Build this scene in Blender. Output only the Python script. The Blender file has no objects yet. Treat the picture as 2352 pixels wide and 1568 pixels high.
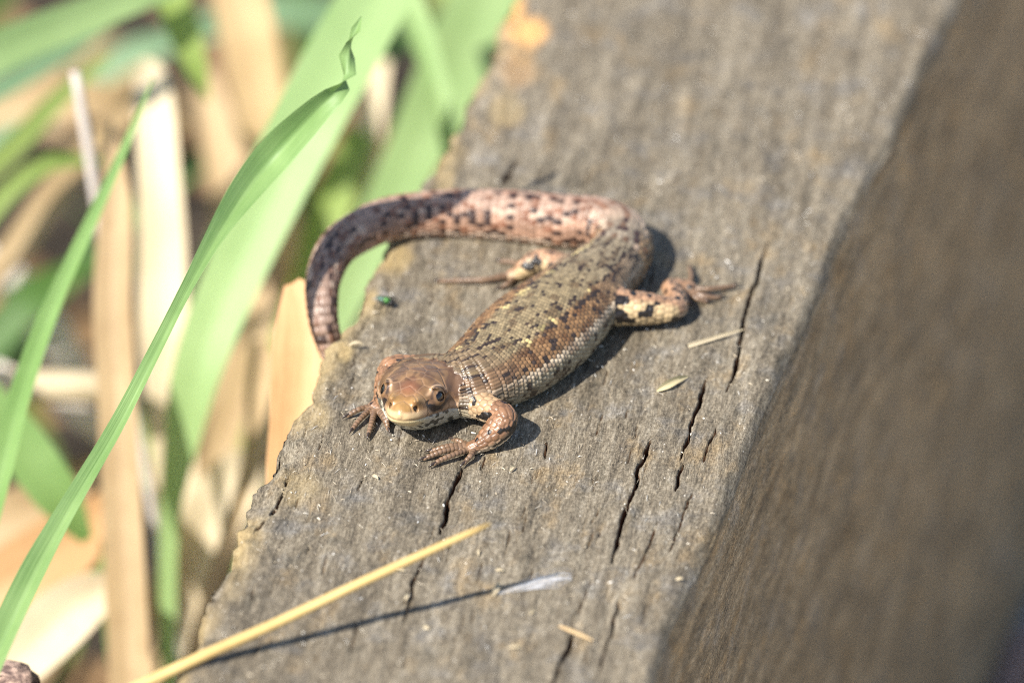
import bpy, bmesh, math, random
import numpy as np
from mathutils import Vector, Matrix

# ------------------------------------------------------------------ scene, camera, light
scene = bpy.context.scene
C = scene.collection
MM = 0.001                                   # everything is authored in millimetres
PITCH = math.radians(35.0)
SP, CP = math.sin(PITCH), math.cos(PITCH)
DIST = 1300.0                                # camera to the middle of the beam top, mm
LENS = 478.0
FPX = LENS / 36.0 * 2352.0                   # focal length in survey pixels (2352 wide)

cam_data = bpy.data.cameras.new('camera')
cam = bpy.data.objects.new('camera', cam_data)
C.objects.link(cam)
cam.location = (0, -DIST * CP * MM, DIST * SP * MM)
cam.rotation_euler = (math.pi / 2 - PITCH, 0, 0)
cam_data.lens = LENS
cam_data.sensor_width = 36.0
cam_data.clip_start = 0.05
cam_data.clip_end = 200.0
cam_data.dof.use_dof = True
cam_data.dof.focus_distance = (DIST - 15.0) * MM
cam_data.dof.aperture_fstop = 16.5
scene.camera = cam

SUN_EL = math.radians(48.8)
SUN_DIR = Vector((-0.777 * math.cos(SUN_EL), -0.629 * math.cos(SUN_EL), math.sin(SUN_EL)))   # towards the sun
world = bpy.data.worlds.new('World')
scene.world = world
world.use_nodes = True
wn = world.node_tree.nodes
wl = world.node_tree.links
bg = wn['Background']
sky = wn.new('ShaderNodeTexSky')
sky.sky_type = 'NISHITA'
sky.sun_disc = False
sky.sun_elevation = SUN_EL
sky.sun_rotation = math.atan2(SUN_DIR.x, SUN_DIR.y)
wl.new(sky.outputs[0], bg.inputs[0])
bg.inputs[1].default_value = 0.10

sun_data = bpy.data.lights.new('sun', 'SUN')
sun_data.energy = 4.6
sun_data.angle = math.radians(0.55)
sun_data.color = (1.0, 0.955, 0.87)
sun = bpy.data.objects.new('sun', sun_data)
C.objects.link(sun)
sun.location = SUN_DIR * 3
sun.rotation_euler = SUN_DIR.to_track_quat('Z', 'Y').to_euler()

scene.view_settings.view_transform = 'Standard'
scene.view_settings.look = 'None'
scene.view_settings.exposure = 1.0
scene.view_settings.gamma = 1.0
scene.view_settings.use_curve_mapping = False
scene.render.engine = 'CYCLES'
scene.cycles.use_denoising = False
scene.cycles.pixel_filter_type = 'BLACKMAN_HARRIS'
scene.cycles.filter_width = 1.0
scene.cycles.max_bounces = 8
scene.cycles.transparent_max_bounces = 8
scene.cycles.caustics_reflective = False
scene.cycles.caustics_refractive = False

random.seed(7)
rng = np.random.default_rng(7)

# ------------------------------------------------------------------ survey helpers
CAM = np.array([0.0, -DIST * CP, DIST * SP])
FWD = np.array([0.0, CP, -SP])
UPV = np.array([0.0, SP, CP])
RGT = np.array([1.0, 0.0, 0.0])

def ray(u, v):
    return FWD + RGT * ((u - 1176.0) / FPX) + UPV * ((784.0 - v) / FPX)

def at_z(u, v, z):
    """survey sighting (u, v) met by the level z (mm) -> point in mm"""
    r = ray(u, v)
    return CAM + r * ((z - CAM[2]) / r[2])

def at_d(u, v, d):
    """survey sighting (u, v) at d mm beyond the middle of the beam -> point in mm"""
    return CAM + ray(u, v) * (DIST + d)

GROUND_Z = -110.0

# ------------------------------------------------------------------ mesh helpers
def mesh_obj(name, verts, faces, mat=None, parent=None, smooth=True, uv=None):
    me = bpy.data.meshes.new(name)
    verts = np.asarray(verts, dtype=np.float64) * MM
    me.from_pydata(verts.tolist(), [], faces if isinstance(faces, list) else faces.tolist())
    if uv is not None:
        lay = me.uv_layers.new(name='UVMap')
        li = np.empty(len(me.loops), dtype=np.int32)
        me.loops.foreach_get('vertex_index', li)
        lay.data.foreach_set('uv', np.asarray(uv, dtype=np.float32)[li].ravel())
    if mat is not None:
        me.materials.append(mat)
    if smooth:
        me.polygons.foreach_set('use_smooth', np.ones(len(me.polygons), dtype=bool))
    me.update()
    o = bpy.data.objects.new(name, me)
    C.objects.link(o)
    if parent is not None:
        o.parent = parent
    return o

def fast_mesh(name, verts, quads, mat, parent=None):
    """large meshes: numpy straight into the mesh"""
    me = bpy.data.meshes.new(name)
    v = (np.asarray(verts) * MM).astype(np.float32)
    q = np.asarray(quads, dtype=np.int32)
    me.vertices.add(len(v)); me.vertices.foreach_set('co', v.ravel())
    n = q.shape[1]
    me.loops.add(q.size); me.loops.foreach_set('vertex_index', q.ravel())
    me.polygons.add(len(q))
    me.polygons.foreach_set('loop_start', np.arange(0, q.size, n, dtype=np.int32))
    me.polygons.foreach_set('use_smooth', np.ones(len(q), dtype=bool))
    me.update(calc_edges=True)
    me.validate()
    me.materials.append(mat)
    o = bpy.data.objects.new(name, me)
    C.objects.link(o)
    if parent is not None:
        o.parent = parent
    return o

def color_attr(o, name, rgb):
    a = o.data.attributes.new(name, 'FLOAT_COLOR', 'POINT')
    c = np.ones((len(rgb), 4), dtype=np.float32)
    c[:, :3] = rgb
    a.data.foreach_set('color', c.ravel())

def float_attr(o, name, val):
    a = o.data.attributes.new(name, 'FLOAT', 'POINT')
    a.data.foreach_set('value', np.asarray(val, dtype=np.float32))

def tag(o, label=None, cat=None, group=None, kind=None):
    if label: o['label'] = label
    if cat: o['category'] = cat
    if group: o['group'] = group
    if kind: o['kind'] = kind
    return o

def empty(name, loc=(0, 0, 0)):
    o = bpy.data.objects.new(name, None)
    C.objects.link(o)
    o.location = (loc[0] * MM, loc[1] * MM, loc[2] * MM)
    return o

def spline(pts, n):
    """Catmull-Rom through rows of pts -> n rows"""
    p = np.asarray(pts, dtype=float)
    if len(p) == 2:
        t = np.linspace(0, 1, n)[:, None]
        return p[0] * (1 - t) + p[1] * t
    q = np.vstack([2 * p[0] - p[1], p, 2 * p[-1] - p[-2]])
    seg = np.linalg.norm(np.diff(p[:, :3], axis=0), axis=1)
    cum = np.concatenate([[0], np.cumsum(seg)])
    s = np.linspace(0, cum[-1], n)
    i = np.clip(np.searchsorted(cum, s, side='right') - 1, 0, len(p) - 2)
    t = ((s - cum[i]) / np.maximum(seg[i], 1e-9))[:, None]
    a, b, c, d = q[i], q[i + 1], q[i + 2], q[i + 3]
    return 0.5 * ((2 * b) + (c - a) * t + (2 * a - 5 * b + 4 * c - d) * t ** 2 + (3 * b - a - 3 * c + d) * t ** 3)

# smooth value noise in numpy
def _hash(i, j, k=0, seed=0):
    i = np.asarray(i).astype(np.int64); j = np.asarray(j).astype(np.int64); k = np.asarray(k).astype(np.int64)
    h = (i * 374761393 + j * 668265263 + k * 2147483647 + seed * 974634513) & 0xFFFFFFFF
    h = ((h ^ (h >> 13)) * 1274126177) & 0xFFFFFFFF
    h = h ^ (h >> 16)
    return (h & 0xFFFFFF) / float(0xFFFFFF)

def vnoise(x, y, seed=0):
    x = np.asarray(x, dtype=float); y = np.asarray(y, dtype=float)
    xi, yi = np.floor(x), np.floor(y)
    fx, fy = x - xi, y - yi
    fx = fx * fx * (3 - 2 * fx); fy = fy * fy * (3 - 2 * fy)
    h = lambda a, b: _hash(xi + a, yi + b, 0, seed)
    return (h(0, 0) * (1 - fx) + h(1, 0) * fx) * (1 - fy) + (h(0, 1) * (1 - fx) + h(1, 1) * fx) * fy

def sstep(a, b, x):
    t = np.clip((x - a) / (b - a), 0, 1)
    return t * t * (3 - 2 * t)

# ------------------------------------------------------------------ material helpers
def new_mat(name):
    m = bpy.data.materials.new(name)
    m.use_nodes = True
    nt = m.node_tree
    return m, nt.nodes, nt.links, nt.nodes['Principled BSDF'], nt.nodes['Material Output']

def ramp(nodes, stops):
    r = nodes.new('ShaderNodeValToRGB')
    el = r.color_ramp.elements
    while len(el) < len(stops):
        el.new(0.5)
    for e, (p, c) in zip(el, stops):
        e.position = p
        e.color = (c[0], c[1], c[2], 1) if not isinstance(c, (int, float)) else (c, c, c, 1)
    return r

def noise(nodes, links, vec, scale, detail=3.0, rough=0.55):
    n = nodes.new('ShaderNodeTexNoise')
    n.inputs['Scale'].default_value = scale
    n.inputs['Detail'].default_value = detail
    n.inputs['Roughness'].default_value = rough
    if vec is not None:
        links.new(vec, n.inputs['Vector'])
    return n

def mapping(nodes, links, vec, scale=(1, 1, 1), rot=(0, 0, 0), loc=(0, 0, 0)):
    m = nodes.new('ShaderNodeMapping')
    m.inputs['Scale'].default_value = scale
    m.inputs['Rotation'].default_value = rot
    m.inputs['Location'].default_value = loc
    links.new(vec, m.inputs['Vector'])
    return m

def mix(nodes, links, fac, a, b, mode='MIX'):
    m = nodes.new('ShaderNodeMix')
    m.data_type = 'RGBA'
    m.blend_type = mode
    for sock, val in ((m.inputs['Factor'], fac), (m.inputs['A'], a), (m.inputs['B'], b)):
        if hasattr(val, 'is_linked') or isinstance(val, bpy.types.NodeSocket):
            links.new(val, sock)
        elif isinstance(val, (int, float)):
            if sock.type == 'RGBA':
                sock.default_value = (val, val, val, 1)
            else:
                sock.default_value = val
        else:
            sock.default_value = (val[0], val[1], val[2], 1)
    return m.outputs['Result']

def math_n(nodes, links, op, a, b=None, clamp=False):
    m = nodes.new('ShaderNodeMath')
    m.operation = op
    m.use_clamp = clamp
    for i, val in enumerate((a, b)):
        if val is None:
            continue
        if isinstance(val, (int, float)):
            m.inputs[i].default_value = val
        else:
            links.new(val, m.inputs[i])
    return m.outputs[0]
# ------------------------------------------------------------------ ground
def soil_material():
    m, N, L, B, O = new_mat('dark soil')
    tc = N.new('ShaderNodeTexCoord')
    mp = mapping(N, L, tc.outputs['Object'], (1000, 1000, 1000))
    n1 = noise(N, L, mp.outputs[0], 0.05, 6, 0.65)
    n2 = noise(N, L, mp.outputs[0], 0.5, 4, 0.6)
    r = ramp(N, [(0.3, (0.012, 0.008, 0.005)), (0.5, (0.035, 0.024, 0.014)), (0.7, (0.09, 0.065, 0.04))])
    L.new(mix(N, L, 0.5, n1.outputs[0], n2.outputs[0]), r.inputs[0])
    L.new(r.outputs[0], B.inputs['Base Color'])
    B.inputs['Roughness'].default_value = 0.9
    bp = N.new('ShaderNodeBump'); bp.inputs['Distance'].default_value = 0.003
    L.new(n2.outputs[0], bp.inputs['Height']); L.new(bp.outputs[0], B.inputs['Normal'])
    return m

def bounce_grit_material():
    m, N, L, B, O = new_mat('pale bounce grit')
    tc = N.new('ShaderNodeTexCoord')
    mp = mapping(N, L, tc.outputs['Object'], (1000, 1000, 1000))
    n1 = noise(N, L, mp.outputs[0], 0.02, 6, 0.65)
    vo = N.new('ShaderNodeTexVoronoi'); vo.inputs['Scale'].default_value = 0.18
    L.new(mp.outputs[0], vo.inputs['Vector'])
    r = ramp(N, [(0.3, (0.34, 0.28, 0.21)), (0.55, (0.48, 0.41, 0.32)), (0.75, (0.60, 0.53, 0.43))])
    L.new(mix(N, L, 0.45, n1.outputs[0], vo.outputs['Color']), r.inputs[0])
    L.new(r.outputs[0], B.inputs['Base Color'])
    B.inputs['Roughness'].default_value = 0.9
    bp = N.new('ShaderNodeBump'); bp.inputs['Distance'].default_value = 0.004
    L.new(vo.outputs['Distance'], bp.inputs['Height']); L.new(bp.outputs[0], B.inputs['Normal'])
    return m

def grid_sheet(name, x0, x1, y0, y1, nx, ny, z, amp, mat, seed):
    xs = np.sign(np.linspace(-1, 1, nx)) * np.abs(np.linspace(-1, 1, nx)) ** 3
    ys = np.sign(np.linspace(-1, 1, ny)) * np.abs(np.linspace(-1, 1, ny)) ** 3
    xs = (x0 + x1) / 2 + xs * (x1 - x0) / 2
    ys = (y0 + y1) / 2 + ys * (y1 - y0) / 2
    X, Y = np.meshgrid(xs, ys)
    Z = z + amp * (vnoise(X / 37, Y / 37, seed) - 0.5) + amp * 0.5 * (vnoise(X / 13, Y / 13, seed + 1) - 0.5)
    v = np.stack([X.ravel(), Y.ravel(), Z.ravel()], 1)
    i = np.arange(nx * ny).reshape(ny, nx)
    q = np.stack([i[:-1, :-1].ravel(), i[:-1, 1:].ravel(), i[1:, 1:].ravel(), i[1:, :-1].ravel()], 1)
    return fast_mesh(name, v, q, mat)

ground = grid_sheet('ground', -40000, 40000, -40000, 40000, 161, 161, GROUND_Z, 6.0, soil_material(), 3)
tag(ground, 'dark damp soil under the grass', kind='structure')
added_path = grid_sheet('added_path', 62, 2062, -2000, 2000, 61, 61, GROUND_Z + 6.0, 3.0, bounce_grit_material(), 8)  # pale sheet added to bounce light onto the beam's shaded side
tag(added_path, 'pale grit sheet added to bounce light onto the shaded side of the beam', kind='structure')

# ------------------------------------------------------------------ the beam
EDGE_L = [(1171, 0), (1140, 90), (1108, 158), (1079, 218), (1040, 295), (989, 390), (938, 462), (880, 555), (836, 647), (821, 713),
          (781, 760), (742, 793), (734, 830), (727, 861), (714, 905), (690, 940), (673, 964), (655, 989), (648, 1012), (641, 1035),
          (629, 1074), (617, 1087), (603, 1102), (590, 1122), (582, 1141), (577, 1160), (571, 1179), (562, 1195), (555, 1215),
          (542, 1263), (510, 1318), (470, 1400), (440, 1470), (402, 1568)]
EDGE_R = [(2201, 0), (2111, 170), (2056, 300), (1956, 480), (1913, 580), (1876, 675), (1831, 784), (1801, 834), (1780, 885),
          (1756, 934), (1706, 1064), (1660, 1170), (1616, 1274), (1556, 1399), (1496, 1568)]
eL = np.array([at_z(u, v, 0)[:2] for u, v in EDGE_L]); eL = eL[np.argsort(eL[:, 1])]
eR = np.array([at_z(u, v, 0)[:2] for u, v in EDGE_R]); eR = eR[np.argsort(eR[:, 1])]
fitL = np.polyfit(eL[:, 1], eL[:, 0], 1)
fitR = np.polyfit(eR[:, 1], eR[:, 0], 1)
slope = (fitL[0] + fitR[0]) / 2
BEAM_ANG = math.atan(slope)

def edge_x(pts, y):
    x = np.interp(y, pts[:, 1], pts[:, 0])
    lo, hi = y < pts[0, 1], y > pts[-1, 1]
    x = np.where(lo, pts[0, 0] + (y - pts[0, 1]) * slope, x)
    return np.where(hi, pts[-1, 0] + (y - pts[-1, 1]) * slope, x)

def xL(y): return edge_x(eL, np.asarray(y, float))
def xR(y): return edge_x(eR, np.asarray(y, float))

CRACKS = [  # sighted lines on the beam top, half width (mm), depth (mm)
    ([(1490, 1005), (1482, 1040), (1475, 1062), (1463, 1085), (1457, 1118), (1447, 1145), (1433, 1187), (1422, 1224), (1415, 1255), (1406, 1291)], 0.30, 2.2),
    ([(1767, 551), (1743, 626), (1722, 690), (1709, 727), (1700, 784), (1683, 860), (1672, 900)], 0.26, 2.0),
    ([(1622, 870), (1616, 889), (1600, 940), (1586, 984), (1572, 1030), (1562, 1062)], 0.24, 2.0),
    ([(1566, 1068), (1556, 1100), (1548, 1132)], 0.20, 1.6),
    ([(1066, 1066), (1052, 1095), (1036, 1135), (1024, 1180), (1008, 1232)], 0.26, 2.0),
    ([(975, 1275), (955, 1330), (938, 1385), (922, 1432)], 0.16, 1.4),
    ([(1321, 1437), (1300, 1490), (1283, 1535), (1268, 1572), (1240, 1640)], 0.30, 2.0),
    ([(1425, 1374), (1405, 1440), (1390, 1490), (1375, 1545)], 0.17, 1.4),
    ([(1645, 980), (1628, 1022), (1611, 1069)], 0.14, 1.2),
    ([(1591, 1129), (1566, 1195), (1536, 1274)], 0.15, 1.2),
    ([(1508, 1199), (1480, 1272), (1457, 1339)], 0.13, 1.2),
    ([(1249, 1008), (1253, 1030), (1250, 1055)], 0.15, 1.0),
    ([(649, 1131), (640, 1152), (623, 1180)], 0.22, 1.5),
    ([(612, 1188), (600, 1204), (588, 1219)], 0.28, 1.6),
    ([(662, 1095), (660, 1118)], 0.18, 1.2),
    ([(835, 1098), (824, 1125)], 0.16, 1.0),
    ([(1110, 1046), (1103, 1078)], 0.13, 0.9),
    ([(1388, 950), (1376, 985), (1372, 1010)], 0.10, 0.8),
    ([(1310, 1440), (1345, 1360), (1362, 1320)], 0.10, 0.8),
    ([(1500, 620), (1488, 655)], 0.10, 0.8),
    ([(1190, 370), (1155, 425)], 0.45, 0.9),  # dark blotch, cut in as a short wide groove
]
def rough_line(pts, seed):
    p = np.array([at_z(u, v, 0)[:2] for u, v in pts])
    n = max(6, int(np.linalg.norm(np.diff(p, axis=0), axis=1).sum() / 0.45))
    q = spline(np.hstack([p, np.zeros((len(p), 1))]), n)[:, :2]
    q[:, 0] += 0.22 * (vnoise(q[:, 1] / 0.9, q[:, 1] * 0 + seed, 71) - 0.5) + 0.30 * (vnoise(q[:, 1] / 2.6, q[:, 1] * 0 + seed, 72) - 0.5)
    return q
crack_lines = [(rough_line(pts, i), w * 0.52, d) for i, (pts, w, d) in enumerate(CRACKS)]
# fine checks scattered along the grain
GRAIN = math.radians(8.5)
gd = np.array([math.sin(GRAIN), math.cos(GRAIN)])
for _ in range(150):
    y = rng.uniform(-58, 30); f = rng.uniform(0.03, 0.97)
    x = xL(y) * (1 - f) + xR(y) * f
    ln = rng.uniform(0.8, 4.5)
    a = np.array([x, y]); n = int(max(3, ln / 0.5))
    t = np.linspace(0, 1, n)
    pl = a + gd * (t * ln)[:, None] + np.stack([np.cumsum(rng.normal(0, 0.035, n)), np.zeros(n)], 1)
    crack_lines.append((pl, rng.uniform(0.045, 0.085), rng.uniform(0.15, 0.5)))

def crack_field(X, Y):
    dep = np.zeros_like(X)
    for pl, w, d in crack_lines:
        lo, hi = pl.min(0) - 1, pl.max(0) + 1
        box = np.nonzero((X > lo[0]) & (X < hi[0]) & (Y > lo[1]) & (Y < hi[1]))
        if len(box[0]) == 0:
            continue
        px, py = X[box], Y[box]
        best = np.full(px.shape, 9.0); tt = np.zeros(px.shape)
        seg = np.linalg.norm(np.diff(pl, axis=0), axis=1); tot = seg.sum(); cum = 0
        for k in range(len(pl) - 1):
            a, b = pl[k], pl[k + 1]
            ab = b - a
            t = np.clip(((px - a[0]) * ab[0] + (py - a[1]) * ab[1]) / (ab @ ab + 1e-9), 0, 1)
            dd = np.hypot(px - a[0] - t * ab[0], py - a[1] - t * ab[1])
            m = dd < best
            best = np.where(m, dd, best); tt = np.where(m, (cum + t * seg[k]) / tot, tt)
            cum += seg[k]
        # width swells and pinches along the crack, tapering at both ends
        ww = w * (0.45 + 1.0 * vnoise(tt * tot / 1.1 + pl[0, 0] * 7, pl[0, 1] * 5 + 0 * tt, 11)) * np.clip(np.minimum(tt, 1 - tt) * 7, 0.25, 1)
        v = d * np.clip(1.35 - best / np.maximum(ww, 1e-3), 0, 1)
        dep[box] = np.maximum(dep[box], np.minimum(v, d))
    return dep

def wood_material():
    m, N, L, B, O = new_mat('weathered grey timber')
    tc = N.new('ShaderNodeTexCoord')
    mm = mapping(N, L, tc.outputs['Object'], (1000, 1000, 1000))                       # mm
    rot = mapping(N, L, mm.outputs[0], (1, 1, 1), (0, 0, GRAIN))                        # x across grain, y along
    wob = noise(N, L, mapping(N, L, rot.outputs[0], (0.12, 0.05, 0.12)).outputs[0], 1.0, 2, 0.5)
    add = N.new('ShaderNodeVectorMath'); add.operation = 'MULTIPLY_ADD'
    L.new(wob.outputs['Color'], add.inputs[0]); add.inputs[1].default_value = (1.6, 0.0, 1.6); L.new(rot.outputs[0], add.inputs[2])
    g = add.outputs[0]
    broad = noise(N, L, mapping(N, L, g, (0.55, 0.075, 0.55)).outputs[0], 1.0, 4, 0.6)
    fibre = noise(N, L, mapping(N, L, g, (3.2, 0.42, 3.2)).outputs[0], 1.0, 4, 0.65)
    thin = noise(N, L, mapping(N, L, g, (8.0, 1.3, 8.0)).outputs[0], 1.0, 3, 0.6)
    fuzz = noise(N, L, mm.outputs[0], 3.4, 5, 0.7)
    blot = noise(N, L, mm.outputs[0], 0.22, 4, 0.6)
    patch = noise(N, L, mapping(N, L, g, (0.28, 0.16, 0.28), (0, 0, 0), (31, 12, 4)).outputs[0], 1.0, 4, 0.62)
    v1 = mix(N, L, 0.5, broad.outputs[0], fibre.outputs[0])
    v2 = mix(N, L, 0.5, thin.outputs[0], fuzz.outputs[0])
    v3 = mix(N, L, 0.55, v1, v2)
    r = ramp(N, [(0.385, (0.032, 0.025, 0.016)), (0.45, (0.098, 0.078, 0.052)), (0.50, (0.165, 0.134, 0.092)), (0.55, (0.250, 0.208, 0.147)), (0.63, (0.43, 0.37, 0.28))])
    L.new(v3, r.inputs[0])
    col = r.outputs[0]
    # slate-grey weathered areas
    gf = ramp(N, [(0.52, 0.0), (0.72, 0.5)]); L.new(blot.outputs[0], gf.inputs[0])
    bw = N.new('ShaderNodeRGBToBW'); L.new(col, bw.inputs[0])
    gcol = mix(N, L, 1.0, bw.outputs[0], (0.98, 0.98, 0.99), 'MULTIPLY')
    col = mix(N, L, gf.outputs[0], col, gcol)
    # ochre flecks and streaks
    of = ramp(N, [(0.55, 0.0), (0.70, 0.6)]); L.new(patch.outputs[0], of.inputs[0])
    col = mix(N, L, of.outputs[0], col, mix(N, L, 1.0, col, (1.38, 1.15, 0.80), 'MULTIPLY'))
    # dark, algae-stained blotches
    dk = noise(N, L, mapping(N, L, g, (0.5, 0.25, 0.5), (0, 0, 0), (7, 3, 1)).outputs[0], 1.0, 5, 0.7)
    df = ramp(N, [(0.55, 0.0), (0.68, 0.65)]); L.new(dk.outputs[0], df.inputs[0])
    col = mix(N, L, df.outputs[0], col, mix(N, L, 1.0, col, (0.42, 0.43, 0.42), 'MULTIPLY'))
    # stain attribute: yellowed, rotted edge wood and the orange crust at the far corner; blue holds painted fill
    at = N.new('ShaderNodeAttribute'); at.attribute_name = 'stain_and_fill'
    sep = N.new('ShaderNodeSeparateColor'); L.new(at.outputs['Color'], sep.inputs[0])
    yw = math_n(N, L, 'MULTIPLY', sep.outputs[0], math_n(N, L, 'ADD', math_n(N, L, 'MULTIPLY', fuzz.outputs[0], 1.6), -0.1), True)
    col = mix(N, L, yw, col, mix(N, L, fibre.outputs[0], (0.25, 0.16, 0.055), (0.52, 0.40, 0.20)))
    col = mix(N, L, math_n(N, L, 'MULTIPLY', sep.outputs[1], 0.85), col, mix(N, L, fuzz.outputs[0], (0.55, 0.25, 0.05), (0.85, 0.52, 0.22)))
    col = mix(N, L, sep.outputs[2], col, mix(N, L, 1.0, col, (1.52, 1.36, 1.17), 'MULTIPLY'))  # browner side wood, lightened in colour to stand in for fill light
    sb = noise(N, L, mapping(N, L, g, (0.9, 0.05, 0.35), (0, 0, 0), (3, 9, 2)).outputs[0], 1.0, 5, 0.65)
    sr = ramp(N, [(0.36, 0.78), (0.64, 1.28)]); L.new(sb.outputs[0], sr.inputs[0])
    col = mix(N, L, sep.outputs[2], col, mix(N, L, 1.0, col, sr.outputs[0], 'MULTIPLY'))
    # pale fibres: tiny bleached flecks
    vo = N.new('ShaderNodeTexVoronoi'); vo.inputs['Scale'].default_value = 1.0
    L.new(mapping(N, L, g, (1.3, 0.8, 1.3)).outputs[0], vo.inputs['Vector'])
    pf = ramp(N, [(0.06, 1.0), (0.13, 0.0)]); L.new(vo.outputs['Distance'], pf.inputs[0])
    keep = N.new('ShaderNodeSeparateColor'); L.new(vo.outputs['Color'], keep.inputs[0])
    kf = math_n(N, L, 'GREATER_THAN', keep.outputs[0], 0.72)
    col = mix(N, L, math_n(N, L, 'MULTIPLY', math_n(N, L, 'MULTIPLY', pf.outputs[0], kf), 0.75), col, (0.60, 0.55, 0.47))
    # open cracks show unweathered red-brown wood
    ca = N.new('ShaderNodeAttribute'); ca.attribute_name = 'crack'
    cf = ramp(N, [(0.12, 0.0), (0.45, 1.0)]); L.new(ca.outputs['Fac'], cf.inputs[0])
    col = mix(N, L, cf.outputs[0], col, (0.070, 0.030, 0.012))
    L.new(col, B.inputs['Base Color'])
    B.inputs['Roughness'].default_value = 0.72
    B.inputs['Specular IOR Level'].default_value = 0.35
    bp = N.new('ShaderNodeBump'); bp.inputs['Distance'].default_value = 0.00022; bp.inputs['Strength'].default_value = 0.9
    L.new(mix(N, L, 0.5, mix(N, L, 0.5, fibre.outputs[0], thin.outputs[0]), fuzz.outputs[0]), bp.inputs['Height'])
    bp2 = N.new('ShaderNodeBump'); bp2.inputs['Distance'].default_value = 0.00012; bp2.inputs['Strength'].default_value = 0.8
    f2 = noise(N, L, mm.outputs[0], 9.0, 3, 0.6)
    L.new(f2.outputs[0], bp2.inputs['Height']); L.new(bp.outputs[0], bp2.inputs['Normal'])
    L.new(bp2.outputs[0], B.inputs['Normal'])
    return m

WOOD = wood_material()

def beam():
    ys = np.concatenate([np.linspace(-520, -75, 40)[:-1], np.arange(-75, 80, 0.31), np.linspace(80, 700, 50)])
    # profile parameter: left face (bottom to top), top (left to right), right face (top to bottom)
    nl = np.concatenate([np.linspace(-108, -6, 16)[:-1], np.linspace(-6, -1.2, 14)])         # left face heights
    nt = 370
    ft = np.linspace(0, 1, nt)
    nr = np.concatenate([np.linspace(-0.9, -10, 24), np.linspace(-10, -108, 90)[1:]])
    Y = ys[:, None]
    l, r = xL(ys)[:, None], xR(ys)[:, None]
    l = l + 0.7 * (vnoise(Y / 1.5, Y * 0, 41) - 0.5) + 0.5 * (vnoise(Y / 0.55, Y * 0, 42) - 0.5)
    r = r + 0.25 * (vnoise(Y / 2.2, Y * 0, 43) - 0.5)
    ca = math.cos(BEAM_ANG)
    # top sheet
    rnd = 0.75
    xt = l + (r - l) * ft[None, :]
    yt = np.repeat(Y, nt, 1)
    dl, dr = (xt - l) * ca, (r - xt) * ca
    zt = -1.1 * np.clip(1 - dl / 1.6, 0, 1) ** 2 * (0.5 + vnoise(xt / 1.7, yt / 2.3, 5)) - 0.9 * np.clip(1 - dr / 0.95, 0, 1) ** 1.6
    zt = zt + 0.30 * (vnoise(xt / 9, yt / 17, 1) - 0.5)
    gx = xt * math.cos(GRAIN) - yt * math.sin(GRAIN); gy = xt * math.sin(GRAIN) + yt * math.cos(GRAIN)
    zt = zt + 0.16 * (vnoise(gx / 0.9, gy / 9, 2) - 0.5) + 0.10 * (vnoise(gx / 0.35, gy / 3, 3) - 0.5) + 0.05 * (vnoise(gx / 0.24, gy / 0.7, 33) - 0.5)
    rot_edge = np.clip(1 - dl / 5.0, 0, 1)
    zt = zt + rot_edge * (0.9 * (vnoise(gx / 1.3, gy / 2.2, 6) - 0.62) + 0.5 * (vnoise(gx / 0.5, gy / 1.1, 7) - 0.5))
    cr = crack_field(xt, yt)
    zt = zt - cr
    # left face
    hl = nl[None, :]
    xl = np.repeat(l, len(nl), 1) + 0.10 * np.clip((hl + 6) / 4.8, 0, 1) * 0 + np.zeros((len(ys), len(nl)))
    yl = np.repeat(Y, len(nl), 1)
    zl = np.repeat(hl, len(ys), 0)
    xl = xl + 1.4 * (vnoise(yl / 4.0, zl / 2.5, 8) - 0.5) * np.clip((-zl - 0.6) / 3, 0, 1) + 0.5 * (vnoise(yl / 1.1, zl / 0.9, 9) - 0.5) * np.clip((-zl - 0.9) / 1.5, 0, 1)
    # right face
    hr = nr[None, :]
    xr = np.repeat(r, len(nr), 1) + 0 * hr
    yr = np.repeat(Y, len(nr), 1)
    zr = np.repeat(hr, len(ys), 0)
    chip = np.clip(1 - np.abs(zr + 2.2) / 2.6, 0, 1) * np.clip(vnoise(yr / 5, zr / 3, 15) - 0.62, 0, 1) * 2.2
    xr = xr + 0.42 * (vnoise(zr / 0.9 + yr * 0.03, yr / 11, 12) - 0.5) + 0.22 * (vnoise(zr / 0.35, yr / 4, 13) - 0.5) + 0.14 * (vnoise(zr / 0.5, yr / 0.9, 16) - 0.5) - chip
    xs = np.concatenate([xl, xt, xr], 1); yy = np.concatenate([yl, yt, yr], 1); zz = np.concatenate([zl, zt, zr], 1)
    crack = np.concatenate([np.zeros_like(xl), cr, np.zeros_like(xr)], 1)
    nrow, ncol = xs.shape
    v = np.stack([xs.ravel(), yy.ravel(), zz.ravel()], 1)
    i = np.arange(nrow * ncol).reshape(nrow, ncol)
    q = np.stack([i[:-1, :-1].ravel(), i[:-1, 1:].ravel(), i[1:, 1:].ravel(), i[1:, :-1].ravel()], 1)
    # underside
    und = np.stack([i[:-1, -1], i[:-1, 0], i[1:, 0], i[1:, -1]], 1)
    q = np.vstack([q, und])
    o = fast_mesh('timber_beam', v, q, WOOD)
    # stains, and last a mask for the fill painted on the shaded side
    Xa, Ya, Za = v[:, 0], v[:, 1], v[:, 2]
    dle = (Xa - xL(Ya)) * ca
    yel = np.clip(1 - dle / 3.2, 0, 1) * sstep(0.34, 0.66, vnoise(Xa / 3.1, Ya / 5, 21))
    def spot(u, vv, rx, ry, k):
        p = at_z(u, vv, 0)
        e = np.hypot((Xa - p[0]) / rx, (Ya - p[1]) / ry) + 0.5 * (vnoise(Xa / 1.6, Ya / 2.4, 22) - 0.5)
        return k * sstep(1.15, 0.45, e)
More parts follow.
